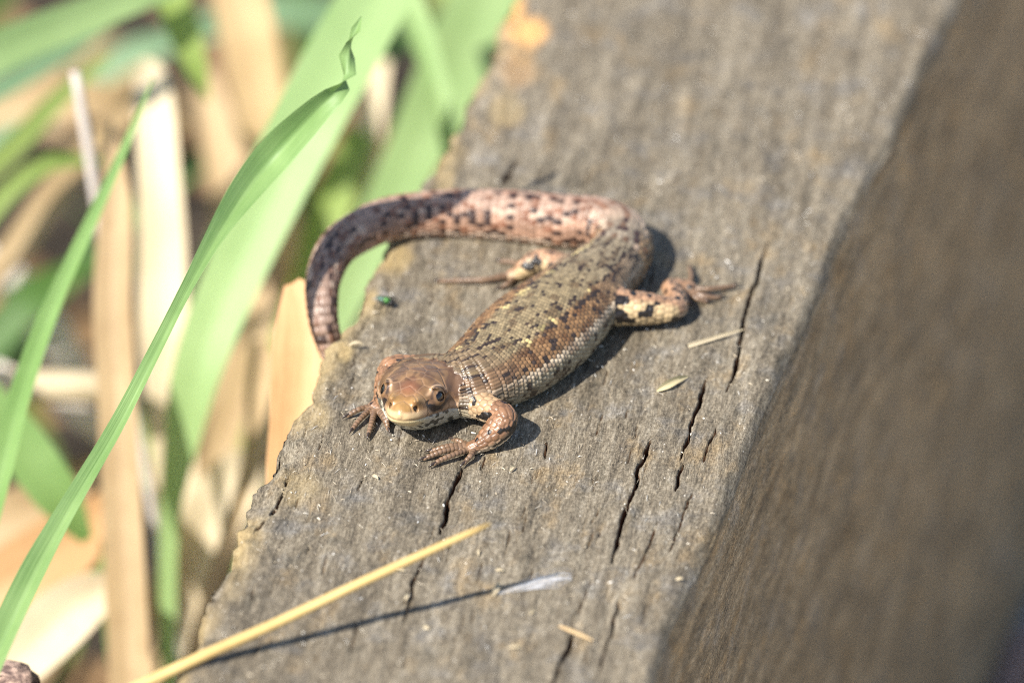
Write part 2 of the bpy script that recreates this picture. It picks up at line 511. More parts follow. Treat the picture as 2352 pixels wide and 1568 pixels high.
    for a in [(905, 590, 2.0, 3.5, 1.0), (850, 690, 1.4, 3.0, 0.9), (770, 800, 2.2, 2.6, 0.9), (715, 945, 2.2, 3.2, 0.7), (690, 1120, 3.0, 3.0, 0.5), (1020, 420, 1.3, 4.5, 0.7), (1160, 250, 2.0, 4.0, 0.6)]:
        yel = np.maximum(yel, spot(*a))
    org = np.maximum(spot(1216, 78, 2.1, 4.2, 1.0), spot(1182, 20, 1.5, 7.0, 0.9))
    org = np.maximum(org, spot(1185, 150, 2.2, 4.0, 0.3))
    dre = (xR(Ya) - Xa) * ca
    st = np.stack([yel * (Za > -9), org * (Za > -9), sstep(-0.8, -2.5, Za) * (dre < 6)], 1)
    color_attr(o, 'stain_and_fill', st)
    float_attr(o, 'crack', crack.ravel())
    tag(o, 'weathered grey timber beam with split grain, the lizard basking on it', 'beam')
    return o

BEAM = beam()
# ------------------------------------------------------------------ the lizard: one continuous skin grown from a distance field
VOX = 0.092
LO = np.array([-22.5, -25.0, -13.0]); HI = np.array([24.5, 26.0, 8.6])
DIM = np.ceil((HI - LO) / VOX).astype(int) + 1

def pz(rows):
    """rows of (u, v, z, radii...) -> (x, y, z, radii...)"""
    return np.array([list(at_z(r[0], r[1], r[2])) + list(r[3:]) for r in rows], dtype=float)

# head frame
HF = np.array([-0.285, -0.928, 0.242]); HF /= np.linalg.norm(HF)
HR = np.cross(HF, [0, 0, 1.0]); HR /= np.linalg.norm(HR)
ROLL = math.radians(-3)
HU = np.cross(HR, HF)
HR, HU = HR * math.cos(ROLL) + HU * math.sin(ROLL), HU * math.cos(ROLL) - HR * math.sin(ROLL)
SNOUT = at_z(918, 955, 4.5)
H0 = SNOUT - HF * 8.9

def hl(x, y, z):
    return H0 + HF * x + HR * y + HU * z

SPINE = pz([
    (1000, 884, 2.5, 3.1, 2.4), (1042, 882, 2.8, 3.2, 2.5), (1092, 866, 3.0, 3.9, 2.8), (1150, 832, 2.75, 4.75, 3.0), (1200, 790, 2.8, 5.25, 3.2),
    (1245, 752, 2.8, 5.35, 3.2), (1297, 706, 2.7, 4.8, 3.0), (1355, 650, 2.85, 3.7, 2.75), (1405, 606, 2.65, 3.1, 2.55), (1432, 566, 2.55, 2.75, 2.45),
    (1418, 532, 2.5, 2.6, 2.4), (1365, 511, 2.42, 2.5, 2.36), (1285, 504, 2.35, 2.40, 2.30), (1205, 495, 2.28, 2.32, 2.25), (1100, 488, 2.18, 2.2, 2.15), (995, 488, 2.1, 2.05, 2.0),
    (895, 500, 2.3, 1.95, 1.92), (825, 530, 2.2, 1.86, 1.86), (772, 570, 1.6, 1.72, 1.72), (743, 636, 0.6, 1.58, 1.58), (740, 700, -0.8, 1.42, 1.42), (748, 756, -2.6, 1.24, 1.24),
    (768, 815, -5.0, 1.02, 1.02), (800, 880, -8.0, 0.72, 0.72), (838, 930, -11.4, 0.22, 0.22)])
SPINE = np.vstack([[*hl(4.0, 0, -0.4), 1.9, 1.5], [*hl(2.0, 0, -0.4), 2.5, 2.0], SPINE])
ARMS = {
    'fr': pz([(1080, 925, 2.2, 1.25), (1124, 940, 2.6, 1.28), (1158, 956, 2.8, 1.18), (1150, 978, 2.2, 1.34), (1127, 1002, 1.4, 1.14), (1104, 1020, 0.85, 0.74), (1086, 1028, 0.55, 0.64)]),
    'fl': pz([(1040, 856, 2.3, 1.3), (960, 846, 2.9, 1.15), (903, 842, 3.2, 1.08), (890, 872, 2.4, 1.14), (882, 910, 1.4, 0.93), (872, 926, 0.85, 0.68), (862, 934, 0.55, 0.6)]),
    'hr': pz([(1372, 686, 2.4, 1.7), (1420, 704, 2.4, 1.72), (1480, 708, 2.2, 1.55), (1548, 710, 1.75, 1.12), (1553, 684, 1.35, 0.98), (1540, 662, 1.0, 0.85), (1562, 656, 0.72, 0.66), (1585, 662, 0.55, 0.60)]),
    'hl': pz([(1310, 628, 2.4, 1.5), (1268, 606, 2.3, 1.3), (1236, 600, 2.0, 1.1), (1212, 612, 1.5, 0.98), (1195, 626, 0.9, 0.72), (1178, 632, 0.55, 0.58)]),
}
DIG = []   # (limb, points)
for tgt in ([(1072, 1020, .5, .33), (1052, 1012, .6, .29), (1040, 1010, .33, .22)],
            [(1078, 1022, .55, .36), (1032, 1024, .75, .31), (1002, 1032, .52, .28), (990, 1036, .33, .22)],
            [(1078, 1026, .5, .36), (1024, 1034, .72, .33), (990, 1046, .5, .29), (975, 1053, .33, .22)],
            [(1082, 1030, .5, .36), (1044, 1043, .7, .33), (1012, 1056, .5, .29), (997, 1066, .33, .22)],
            [(1092, 1028, .5, .36), (1082, 1045, .7, .32), (1072, 1056, .48, .28), (1066, 1064, .33, .22)]):
    DIG.append(('fr', pz(tgt)))
for tgt in ([(858, 926, .5, .34), (826, 934, .72, .32), (808, 943, .5, .28), (798, 950, .33, .22)],
            [(856, 930, .5, .35), (833, 950, .72, .32), (815, 971, .5, .28), (808, 982, .33, .22)],
            [(860, 934, .5, .35), (854, 960, .72, .32), (848, 982, .48, .28), (845, 994, .33, .22)],
            [(864, 932, .5, .34), (880, 955, .68, .30), (888, 972, .45, .27), (891, 981, .33, .22)],
            [(864, 930, .5, .32), (890, 945, .6, .28), (904, 955, .4, .24)]):
    DIG.append(('fl', pz([(a + 1, b + 5, *r) for a, b, *r in tgt])))
for tgt in ([(1578, 660, .5, .34), (1588, 636, .7, .30), (1584, 614, .4, .22)],
            [(1582, 662, .5, .34), (1625, 664, .72, .30), (1660, 660, .5, .27), (1688, 656, .35, .2)],
            [(1582, 666, .5, .34), (1612, 678, .7, .32), (1640, 683, .48, .27), (1654, 683, .33, .2)],
            [(1578, 668, .5, .33), (1598, 684, .6, .29), (1622, 692, .38, .22)],
            [(1574, 668, .5, .30), (1580, 690, .5, .26), (1590, 700, .35, .2)]):
    DIG.append(('hr', pz(tgt)))
for tgt in ([(1180, 632, .5, .34), (1120, 641, .72, .30), (1060, 644, .5, .27), (1008, 645, .36, .2)],
            [(1184, 628, .5, .34), (1190, 608, .7, .32), (1166, 600, .55, .27), (1148, 600, .36, .2)],
            [(1180, 630, .5, .33), (1140, 636, .62, .28), (1105, 648, .4, .22)],
            [(1184, 634, .5, .32), (1168, 650, .6, .28), (1150, 660, .38, .22)]):
    DIG.append(('hl', pz(tgt)))

def resample(pts, step):
    n = max(4, int(np.linalg.norm(np.diff(pts[:, :3], axis=0), axis=1).sum() / step) + 1)
    return spline(pts, n)

field = np.full(DIM, 5.0, dtype=np.float32)

def box_coords(lo, hi):
    a = np.clip(np.floor((lo - LO) / VOX).astype(int), 0, DIM)
    b = np.clip(np.ceil((hi - LO) / VOX).astype(int) + 1, 0, DIM)
    sl = tuple(slice(a[i], b[i]) for i in range(3))
    ax = [np.float32(LO[i]) + np.arange(a[i], b[i], dtype=np.float32) * np.float32(VOX) for i in range(3)]
    return sl, ax[0][:, None, None], ax[1][None, :, None], ax[2][None, None, :]

def smin(a, b, k):
    h = np.clip(0.5 + 0.5 * (b - a) / k, 0, 1)
    return b * (1 - h) + a * h - k * h * (1 - h)

def smax(a, b, k):
    return -smin(-a, -b, k)

def sweep(target, pts, band=0.5, elliptical=False):
    """min a tapering tube (round, or elliptical with a level second axis) into target"""
    for k in range(len(pts) - 1):
        a, b = pts[k], pts[k + 1]
        r = max(a[3:].max(), b[3:].max()) + band
        sl, X, Y, Z = box_coords(np.minimum(a[:3], b[:3]) - r, np.maximum(a[:3], b[:3]) + r)
        if 0 in target[sl].shape:
            continue
        ab = (b - a)[:3]
        l2 = float(ab @ ab)
        t = np.clip(((X - a[0]) * ab[0] + (Y - a[1]) * ab[1] + (Z - a[2]) * ab[2]) / l2, 0, 1).astype(np.float32)
        dx, dy, dz = X - (a[0] + t * ab[0]), Y - (a[1] + t * ab[1]), Z - (a[2] + t * ab[2])
        if elliptical:
            T = ab / math.sqrt(l2)
            Nn = np.cross(T, [0, 0, 1.0]); Nn /= np.linalg.norm(Nn)
            hw = a[3] + t * (b[3] - a[3]); hh = a[4] + t * (b[4] - a[4])
            lat = dx * Nn[0] + dy * Nn[1]
            rest = np.sqrt(np.maximum(dx * dx + dy * dy + dz * dz - lat * lat, 0))
            ne = np.where(dz < 0, 2.7, 2.05).astype(np.float32)
            q = (np.abs(lat / hw) ** ne + (rest / hh) ** ne) ** (1 / ne)
            d = (q - 1) * np.minimum(hw, hh)
        else:
            d = np.sqrt(dx * dx + dy * dy + dz * dz) - (a[3] + t * (b[3] - a[3]))
        target[sl] = np.minimum(target[sl], d.astype(np.float32))

def merge(dst, pts, k, elliptical=False, own=None):
    """build a limb on its own and blend it into dst"""
    r = pts[:, 3].max() + 1.0
    sl, X, Y, Z = box_coords(pts[:, :3].min(0) - r, pts[:, :3].max(0) + r)
    tmp = np.full(DIM, 5.0, dtype=np.float32) if False else None
    loc = np.full(dst[sl].shape, 5.0, dtype=np.float32)
    full = Sub(loc, sl)
    sweep(full, pts)
    dst[sl] = smin(dst[sl], loc, k)

class Sub:
    """a window of the grid that takes the slices of the whole grid"""
    def __init__(self, arr, sl):
        self.arr, self.o = arr, [s.start for s in sl]
    def _m(self, sl):
        return tuple(slice(max(0, s.start - o), max(0, min(s.stop - o, n))) for s, o, n in zip(sl, self.o, self.arr.shape))
    def _full(self, sl):
        return self._m(sl)
    def __getitem__(self, sl):
        return self.arr[self._m(sl)]
    def __setitem__(self, sl, v):
        self.arr[self._m(sl)] = v

spine = resample(SPINE, 0.8)
sweep(field, spine, 0.5, True)
for key, k in (('fr', 0.7), ('fl', 0.7), ('hr', 0.9), ('hl', 0.9)):
    ARMS[key] = resample(ARMS[key], 0.45)
    merge(field, ARMS[key], k)
DIG = [(k, resample(np.hstack([p[:, :3], p[:, 3:] * 0.86]), 0.3)) for k, p in DIG]
for k, p in DIG:
    merge(field, p, 0.16)

# head: lofted outline with brow shelves, cheeks, eye sockets, mouth line and nostrils
PX = np.array([-3.0, -1.0, 0.6, 2.2, 3.8, 5.2, 6.5, 7.6, 8.3, 8.75, 8.95])
PW = np.array([2.8, 3.6, 4.05, 4.00, 3.40, 2.80, 2.25, 1.72, 1.25, 0.72, 0.15])
PT = np.array([1.9, 2.35, 2.65, 2.75, 2.62, 2.15, 1.55, 1.02, 0.62, 0.22, -0.10])
PB = np.array([-2.2, -2.6, -2.75, -2.65, -2.35, -2.0, -1.68, -1.38, -1.10, -0.75, -0.40])
EYE_L = np.array([4.75, 2.22, 0.74])
EYE_AX = np.array([0.50, 0.80, 0.33]); EYE_AX /= np.linalg.norm(EYE_AX)     # local eye centre (mirrored in y)
EYE_R = 0.84

def pinterp(x, xs, ys):
    fine = np.linspace(xs[0], xs[-1], 200)
    c = spline(np.stack([xs, ys, 0 * xs], 1), 400)
    return np.interp(x, c[:, 0], c[:, 1])

def mouth_z(x):
    return np.interp(x, [0.0, 1.5, 3.5, 5.5, 7.2, 8.4, 9.0], [-1.25, -1.10, -0.72, -0.62, -0.58, -0.52, -0.45])

def head_local(P):
    d = P - H0
    return d @ HF, d @ HR, d @ HU

def build_head():
    lo, hi = H0 - 9.5, H0 + 9.5
    lo = np.maximum(lo, LO); hi = np.minimum(hi, HI)
    sl, X, Y, Z = box_coords(lo, hi)
    x = ((X - H0[0]) * HF[0] + (Y - H0[1]) * HF[1] + (Z - H0[2]) * HF[2])
    y = ((X - H0[0]) * HR[0] + (Y - H0[1]) * HR[1] + (Z - H0[2]) * HR[2])
    z = ((X - H0[0]) * HU[0] + (Y - H0[1]) * HU[1] + (Z - H0[2]) * HU[2])
    ay = np.abs(y)
    xc = np.clip(x, PX[0], PX[-1])
    w = pinterp(xc, PX, PW).astype(np.float32); t = pinterp(xc, PX, PT).astype(np.float32); b = pinterp(xc, PX, PB).astype(np.float32)
    cz = np.where(z > -0.35, -0.35, -0.35)
    hh = np.where(z > -0.35, t + 0.35, -0.35 - b)
    n = 2.35
    q = ((ay / np.maximum(w, 0.05)) ** n + (np.abs(z - cz) / np.maximum(hh, 0.05)) ** n) ** (1 / n)
    d = (q - 1) * np.minimum(w, np.maximum(hh, 0.3))
    d = np.maximum(d, np.maximum(x - PX[-1], PX[0] - x))
    d = np.where(x < PX[0], np.sqrt(np.maximum(d, 0) ** 2 + (PX[0] - x) ** 2), d)
    def ell(cx, cy, cz_, rx, ry, rz, tilt=0.0):
        X1, Z1 = x - cx, z - cz_
        if tilt:
            c, s = math.cos(tilt), math.sin(tilt)
            X1, Z1 = X1 * c + Z1 * s, Z1 * c - X1 * s
        k = np.sqrt((X1 / rx) ** 2 + ((ay - cy) / ry) ** 2 + (Z1 / rz) ** 2)
        return (k - 1) * min(rx, ry, rz)
    d = smin(d, ell(4.35, 2.30, 1.56, 1.35, 0.50, 0.26, 0.26), 0.35)     # brow shelf
    d = smin(d, ell(4.0, 2.0, 0.3, 1.7, 0.95, 1.0), 0.7)               # orbit swelling
    d = smin(d, ell(0.6, 3.1, -0.7, 2.2, 1.25, 1.7), 0.7)              # jowl
    d = smin(d, ell(6.6, 1.15, 0.75, 1.5, 0.5, 0.5, 0.35), 0.5)        # canthus
    d = smin(d, ell(8.0, 0.0, 0.25, 0.95, 0.85, 0.62), 0.5)            # rostral pad
    d = smin(d, ell(2.0, 0.0, -2.2, 4.2, 2.6, 1.1, 0.06), 0.8)         # throat pouch
    # eye sockets and lids
    ex, ey, ez = EYE_L
    re = np.sqrt((x - ex) ** 2 + (ay - ey) ** 2 + (z - ez) ** 2)
    lid = np.abs(re - (EYE_R + 0.03)) - 0.11
    cosang = ((x - ex) * EYE_AX[0] + (ay - ey) * EYE_AX[1] + (z - ez) * EYE_AX[2]) / np.maximum(re, 1e-3)
    e1 = (x - ex) * 0.85 - (ay - ey) * 0.53; e2 = (z - ez) * 0.94 - (x - ex) * 0.17 - (ay - ey) * 0.28
    slit = np.maximum(np.sqrt((e1 / 0.46) ** 2 + ((e2 + 0.01) / 0.36) ** 2) - 1, 0.3 - cosang) * 0.4   # opening between the lids
    lid = np.maximum(lid, 1.9 - ay)
    d = smin(d, np.maximum(lid, -slit), 0.25)
    d = smax(d, -np.maximum(re - (EYE_R + 0.02), 0 * re - 9), 0.05)
    # groove under the lower lid and over the upper
    ang = np.degrees(np.arccos(np.clip(cosang, -1, 1)))
    d = d + 0.12 * np.exp(-((ang - 70) / 9) ** 2) * (re < 1.9) * (z < ez + 0.1)
    # mouth line
    mz = np.interp(x, [0.0, 1.5, 3.5, 5.5, 7.2, 8.4, 9.0], [-1.25, -1.10, -0.72, -0.62, -0.58, -0.52, -0.45])
    d = d + 0.11 * np.exp(-((z - mz) / 0.12) ** 2) * np.clip((x - 0.2) / 1.2, 0, 1)
    # nostrils
    d = smax(d, -(np.sqrt((x - 7.75) ** 2 + (ay - 1.18) ** 2 + (z - 0.48) ** 2) - 0.24), 0.1)
    # ear opening
    d = d + 0.45 * np.exp(-(((x + 0.7) / 0.42) ** 2 + ((z + 0.15) / 0.62) ** 2) ** 1.5) * (ay > 2)
    field[sl] = smin(field[sl], d.astype(np.float32), 0.55)

build_head()

# keep the belly and feet on the wood
def surface_nets(F):
    ins = F < 0
    nx, ny, nz = F.shape
    c = ins[:-1, :-1, :-1].astype(np.int8)
    tot = np.zeros((nx - 1, ny - 1, nz - 1), dtype=np.int8)
    for i in (0, 1):
        for j in (0, 1):
            for k in (0, 1):
                tot += ins[i:nx - 1 + i, j:ny - 1 + j, k:nz - 1 + k]
    act = np.flatnonzero((tot > 0) & (tot < 8))
    del tot
    cx, cy, cz = np.unravel_index(act, (nx - 1, ny - 1, nz - 1))
    vals = {}
    for i in (0, 1):
        for j in (0, 1):
            for k in (0, 1):
                vals[i, j, k] = F[cx + i, cy + j, cz + k]
    acc = np.zeros((len(act), 3)); cnt = np.zeros(len(act))
    for ax in range(3):
        o = [q for q in range(3) if q != ax]
        for p in (0, 1):
            for r in (0, 1):
                a = [0, 0, 0]; a[o[0]], a[o[1]] = p, r
                b = list(a); b[ax] = 1
                va, vb = vals[tuple(a)], vals[tuple(b)]
                m = (va < 0) != (vb < 0)
                t = np.where(m, va / np.where(m, va - vb, 1), 0)
                pos = np.tile(np.array(a, float), (len(act), 1)); pos[:, ax] = t
                acc[m] += pos[m]; cnt[m] += 1
    v = acc / cnt[:, None] + np.stack([cx, cy, cz], 1)
    quads = []
    def look(i, j, k):
        return np.searchsorted(act, (i * (ny - 1) + j) * (nz - 1) + k)
    for ax in range(3):
        sa = [slice(None)] * 3; sb = [slice(None)] * 3
        sa[ax] = slice(0, -1); sb[ax] = slice(1, None)
        ia, ib = ins[tuple(sa)], ins[tuple(sb)]
        e = np.argwhere(ia != ib)
        o1, o2 = (ax + 1) % 3, (ax + 2) % 3
        ok = (e[:, o1] > 0) & (e[:, o2] > 0) & (e[:, o1] < F.shape[o1] - 1) & (e[:, o2] < F.shape[o2] - 1)
        e = e[ok]
        flip = ia[e[:, 0], e[:, 1], e[:, 2]]
        cells = []
        for (p, r) in ((-1, -1), (0, -1), (0, 0), (-1, 0)):
            cc = e.copy(); cc[:, o1] += p; cc[:, o2] += r
            cells.append(look(cc[:, 0], cc[:, 1], cc[:, 2]))
        qd = np.stack(cells, 1)
        qd[~flip] = qd[~flip][:, ::-1]
        quads.append(qd)
    return v * VOX + LO, np.vstack(quads)

V, Q = surface_nets(field)
del field

def vert_normals(V, Q):
    n = np.cross(V[Q[:, 2]] - V[Q[:, 0]], V[Q[:, 3]] - V[Q[:, 1]])
    out = np.zeros_like(V)
    for k in range(4):
        for a in range(3):
            out[:, a] += np.bincount(Q[:, k], n[:, a], len(V))
    return out / np.maximum(np.linalg.norm(out, axis=1), 1e-9)[:, None]

def relax(V, Q, it, lam=0.5):
    for _ in range(it):
        s = np.zeros_like(V); c = np.zeros(len(V))
        for a, b in ((0, 1), (1, 2), (2, 3), (3, 0)):
            for ax in range(3):
                s[:, ax] += np.bincount(Q[:, a], V[Q[:, b], ax], len(V)) + np.bincount(Q[:, b], V[Q[:, a], ax], len(V))
            c += np.bincount(Q[:, a], minlength=len(V)) + np.bincount(Q[:, b], minlength=len(V))
        V = V * (1 - lam) + s / c[:, None] * lam
    return V

V = relax(V, Q, 2, 0.5)
VN = vert_normals(V, Q)

# ---- where each skin vertex sits: which chain, how far along, what angle round it
def along(P, pts):
    """distance outside the tube, arc length and angle from the top, for each point"""
    best = np.full(len(P), 1e9); s_out = np.zeros(len(P)); th = np.zeros(len(P)); rad = np.zeros(len(P)); near = np.full(len(P), 1e9)
    cum = np.concatenate([[0], np.cumsum(np.linalg.norm(np.diff(pts[:, :3], axis=0), axis=1))])
    for k in range(len(pts) - 1):
        a, b = pts[k], pts[k + 1]
        ab = (b - a)[:3]; l = np.linalg.norm(ab); T = ab / l
        r = max(a[3], b[3]) + 2.0
        lo, hi = np.minimum(a[:3], b[:3]) - r, np.maximum(a[:3], b[:3]) + r
        m = np.flatnonzero(((P > lo) & (P < hi)).all(1))
        if len(m) == 0:
            continue
        rel = P[m] - a[:3]
        t = np.clip(rel @ T / l, 0, 1)
        rel = rel - t[:, None] * ab
        dist = np.linalg.norm(rel, axis=1)
        rr = a[3] + t * (b[3] - a[3])
        dd = dist - rr
        up = dist < near[m]
        mm = m[up]
        near[mm] = dist[up]
        N = np.cross(T, [0, 0, 1.0]); N /= np.linalg.norm(N); Bn = np.cross(N, T)
        best[mm] = dd[up]; s_out[mm] = cum[k] + t[up] * l; rad[mm] = rr[up]
        th[mm] = np.arctan2(rel[up] @ N, rel[up] @ Bn)
    return best, s_out, th, rad

bd, bs, bth, brad = along(V, spine)
nv = len(V)
limb_d = np.full(nv, 1e9); limb_s = np.zeros(nv); limb_t = np.zeros(nv); limb_r = np.zeros(nv); limb_k = np.zeros(nv, int)
for idx, key in enumerate(('fr', 'fl', 'hr', 'hl')):
    d, s, t, r = along(V, ARMS[key])
    m = d < limb_d
    limb_d[m] = d[m]; limb_s[m] = s[m]; limb_t[m] = t[m]; limb_r[m] = r[m]; limb_k[m] = idx
dig_d = np.full(nv, 1e9); dig_s = np.zeros(nv)
for k, p in DIG:
    d, s, t, r = along(V, p)
    m = d < dig_d
    dig_d[m] = d[m]; dig_s[m] = s[m]
hx, hy, hz = head_local(V)
VENT = float(np.interp(1405, [1405], [0]))
i_v = int(np.argmin(np.linalg.norm(spine[:, :3] - at_z(1415, 600, 2.6), axis=1)))
cumsp = np.concatenate([[0], np.cumsum(np.linalg.norm(np.diff(spine[:, :3], axis=0), axis=1))])
VENT = cumsp[i_v]

is_head = (hx > np.where(hz > -0.3, 0.25 + 0.55 * np.clip(np.abs(hy) - 0.8, 0, 9), -0.1 + 0.25 * np.abs(hy)) + 0.8 * (vnoise(hy / 0.40, hz / 0.40, 97) - 0.5)) & (hx < 9.6) & (np.abs(hy) < np.interp(hx, PX, PW) + 0.12 + 0.5 * sstep(2.2, 4.0, hx) + 0.5 * (vnoise(hx / 0.45, hz / 0.45, 98) - 0.5) * (hx < 2.5)) & (hz > -4.2) & (hz < 4.2) & (limb_d > 0.25) & (dig_d > 0.2)
is_dig = (dig_d < limb_d - 0.02) & (dig_d < 0.35) & ~is_head
is_limb = (limb_d < np.minimum(bd + 0.0, 0.4)) & ~is_head & ~is_dig & (limb_s > 1.0)
is_tail = ~is_head & ~is_dig & ~is_limb & (bs > VENT)
is_body = ~(is_head | is_dig | is_limb | is_tail)

def cells(a, b, jit=0.25, seed=0, stagger=True):
    """staggered scale lattice: id of the nearest scale, its centre and how deep inside it the point is (0 at the seam)"""
    a = np.asarray(a, float); b = np.asarray(b, float)
    ra = np.floor(a)
    d1 = np.full(a.shape, 9.0); d2 = np.full(a.shape, 9.0); ci = np.zeros(a.shape); cj = np.zeros(a.shape); ca_ = np.zeros(a.shape); cb_ = np.zeros(a.shape)
    for di in (-1, 0, 1):
        i = ra + di
        off = 0.5 * np.mod(i, 2) if stagger else 0
        rb = np.floor(b - off)
        for dj in (-1, 0, 1):
            j = rb + dj
            pa = i + 0.5 + jit * (_hash(i, j, 1, seed) - 0.5)
            pb = j + 0.5 + off + jit * (_hash(i, j, 2, seed) - 0.5)
            d = np.hypot(a - pa, (b - pb) * 0.95)
            n1 = d < d1
            d2 = np.where(n1, d1, np.minimum(d2, d))
            ci = np.where(n1, i, ci); cj = np.where(n1, j, cj); ca_ = np.where(n1, pa, ca_); cb_ = np.where(n1, pb, cb_)
            d1 = np.where(n1, d, d1)
    return ci, cj, ca_, cb_, d2 - d1, d1

col = np.zeros((nv, 3)); disp = np.zeros(nv)
def lerp(a, b, t):
    a = np.asarray(a, float); b = np.asarray(b, float)
    return a + (b - a) * np.asarray(t)[:, None]

# ---- trunk
m = is_body
NB = 70
LS = 0.43
a_, b_ = bs[m] / LS, bth[m] / (2 * math.pi) * NB + 200
ci, cj, pa, pb, edge, d1 = cells(a_, b_, 0.22, 1)
s_c = pa * LS; ph = (pb - 200) / NB * 360.0
ph = (ph + 180) % 360 - 180
ap = np.abs(ph)
hsh = _hash(ci, cj, 3, 5)
dorsal = np.array([0.205, 0.155, 0.085]); flank = np.array([0.190, 0.105, 0.046]); stripe = np.array([0.46, 0.36, 0.25]); low = np.array([0.27, 0.225, 0.150]); belly = np.array([0.46, 0.46, 0.36])
wob = 8 * (vnoise(s_c / 3.0, ph / 60, 31) - 0.5)
c = np.tile(dorsal, (m.sum(), 1))
c = lerp(c, flank, sstep(40, 50, ap + wob))
c = lerp(c, stripe, sstep(74, 77, ap + wob * .5) * (1 - sstep(82, 85, ap + wob * .5)))
c = lerp(c, low, sstep(82, 86, ap + wob * .5))
c = lerp(c, belly, sstep(112, 126, ap + wob))
# nape is greyer, rear back greyer
c = lerp(c, c * 0 + np.array([0.20, 0.165, 0.12]), 0.6 * sstep(VENT * 0.62, VENT, s_c) * (ap < 95))
c = c * (0.70 + 0.60 * hsh)[:, None]
c = lerp(c, c * np.array([0.45, 0.38, 0.34]), 0.8 * sstep(0.60, 0.78, vnoise(s_c / 1.1 + 40, ph / 9, 45)) * (ap < 120))
# yellow scales in rows at the edge of the back
yr = np.exp(-((ap - 41) / 6.0) ** 2) * (vnoise(s_c / 0.9, 3 + 0 * s_c + np.sign(ph) * 5, 41) > 0.66) * (hsh > 0.35)
c = lerp(c, [0.52, 0.41, 0.18], yr * 0.9)
# black scales: broken vertebral line, rows beside the yellow ones, scatter on the flank
rows = np.zeros(m.sum())
for ctr, wid, thr, sd in ((0, 8, 0.66, 51), (34, 7, 0.66, 52), (47, 8, 0.62, 53), (-34, 7, 0.66, 54), (-47, 8, 0.62, 55), (18, 6, 0.78, 56), (-18, 6, 0.78, 57), (62, 7, 0.76, 58), (-62, 7, 0.76, 59), (90, 6, 0.66, 60), (-90, 6, 0.66, 61), (106, 6, 0.62, 62), (70, 4, 0.72, 63)):
    nb = vnoise(s_c / 0.62 + ctr, ph / 6.0, sd)
    rows = np.maximum(rows, np.exp(-((ph - ctr + 5 * (vnoise(s_c / 1.3, s_c * 0, sd + 20) - .5)) / wid) ** 2) * (nb > thr))
blk = (rows > 0.42) & (hsh > 0.25) & (yr < 0.4)
c[blk] = np.array([0.022, 0.014, 0.010]) * (0.7 + hsh[blk] * 1.2)[:, None]
brn = (rows > 0.16) & ~blk & (hsh > 0.5) & (ap < 140)
c[brn] = c[brn] * 0.45
c = lerp(c, c * 0.55, 0.8 * (1 - sstep(0.03, 0.20, edge)))
fh = sstep(-3.2, 0.8, hx[m]) * (ap < 100)
c = lerp(c, np.array([0.135, 0.085, 0.05]) * (0.6 + 0.8 * hsh)[:, None], 0.6 * fh * (~blk))
col[m] = c
disp[m] = (0.075 * sstep(0.0, 0.45, edge) + 0.11 * np.clip(a_ - pa + 0.5, 0, 1)) * np.where(ap < 130, 1, 0.5)

# ---- tail: whorls of long keeled scales
m = is_tail
ts = bs[m] - VENT
NT = 26
LT = 0.78
a_, b_ = ts / LT, bth[m] / (2 * math.pi) * NT + 100
ci, cj, pa, pb, edge, d1 = cells(a_, b_, 0.12, 2, True)
ph = ((pb - 100) / NT * 360.0 + 180) % 360 - 180
ap = np.abs(ph); s_c = pa * LT
hsh = _hash(ci, cj, 4, 6)
f = sstep(2, 9, s_c)
base = lerp(np.tile([0.22, 0.175, 0.125], (m.sum(), 1)), [0.36, 0.235, 0.17], f)
side = lerp(np.tile([0.26, 0.16, 0.08], (m.sum(), 1)), [0.40, 0.235, 0.155], f)
c = lerp(base, side, sstep(35, 60, ap))
c = lerp(c, [0.62, 0.48, 0.36], sstep(112, 122, ap) * (1 - sstep(134, 142, ap)) * 0.9)
c = lerp(c, [0.45, 0.38, 0.28], sstep(138, 150, ap))
dk = sstep(38, 60, s_c)
c = lerp(c, np.array([0.175, 0.118, 0.092]), 0.5 * sstep(24, 37, s_c))  # grey-brown beyond the bend, with the blade's shade put into the colour
c = c * (0.74 + 0.46 * hsh)[:, None]
rust = _hash(ci, cj, 9, 16) > 0.74
c[rust] = c[rust] * np.array([0.62, 0.46, 0.38])
pale = ((np.abs(ap - 48) < 8) | (np.abs(ap - 120) < 9)) & (hsh > 0.5)
c[pale] = c[pale] * 0.55 + np.array([0.56, 0.44, 0.33]) * 0.45
rows = np.zeros(m.sum())
for ctr, wid, thr, sd in ((0, 8, 0.62, 71), (62, 8, 0.55, 72), (-62, 8, 0.55, 73), (38, 7, 0.62, 74), (-38, 7, 0.62, 75), (88, 8, 0.52, 76), (-88, 8, 0.52, 77), (108, 7, 0.55, 78), (-108, 7, 0.55, 79)):
    rows = np.maximum(rows, (np.abs(ph - ctr) < wid) * (_hash(np.floor(ci / 1.0), cj * 0 + ctr, 5, sd) > thr))
blk = (rows > 0) & (hsh > 0.25)
c[blk] = np.array([0.045, 0.024, 0.018])
c = lerp(c, c * 0.55, 0.7 * (1 - sstep(0.03, 0.22, edge)))
col[m] = c
disp[m] = 0.10 * sstep(0, 0.45, edge) + 0.10 * np.clip(a_ - pa + 0.5, 0, 1)

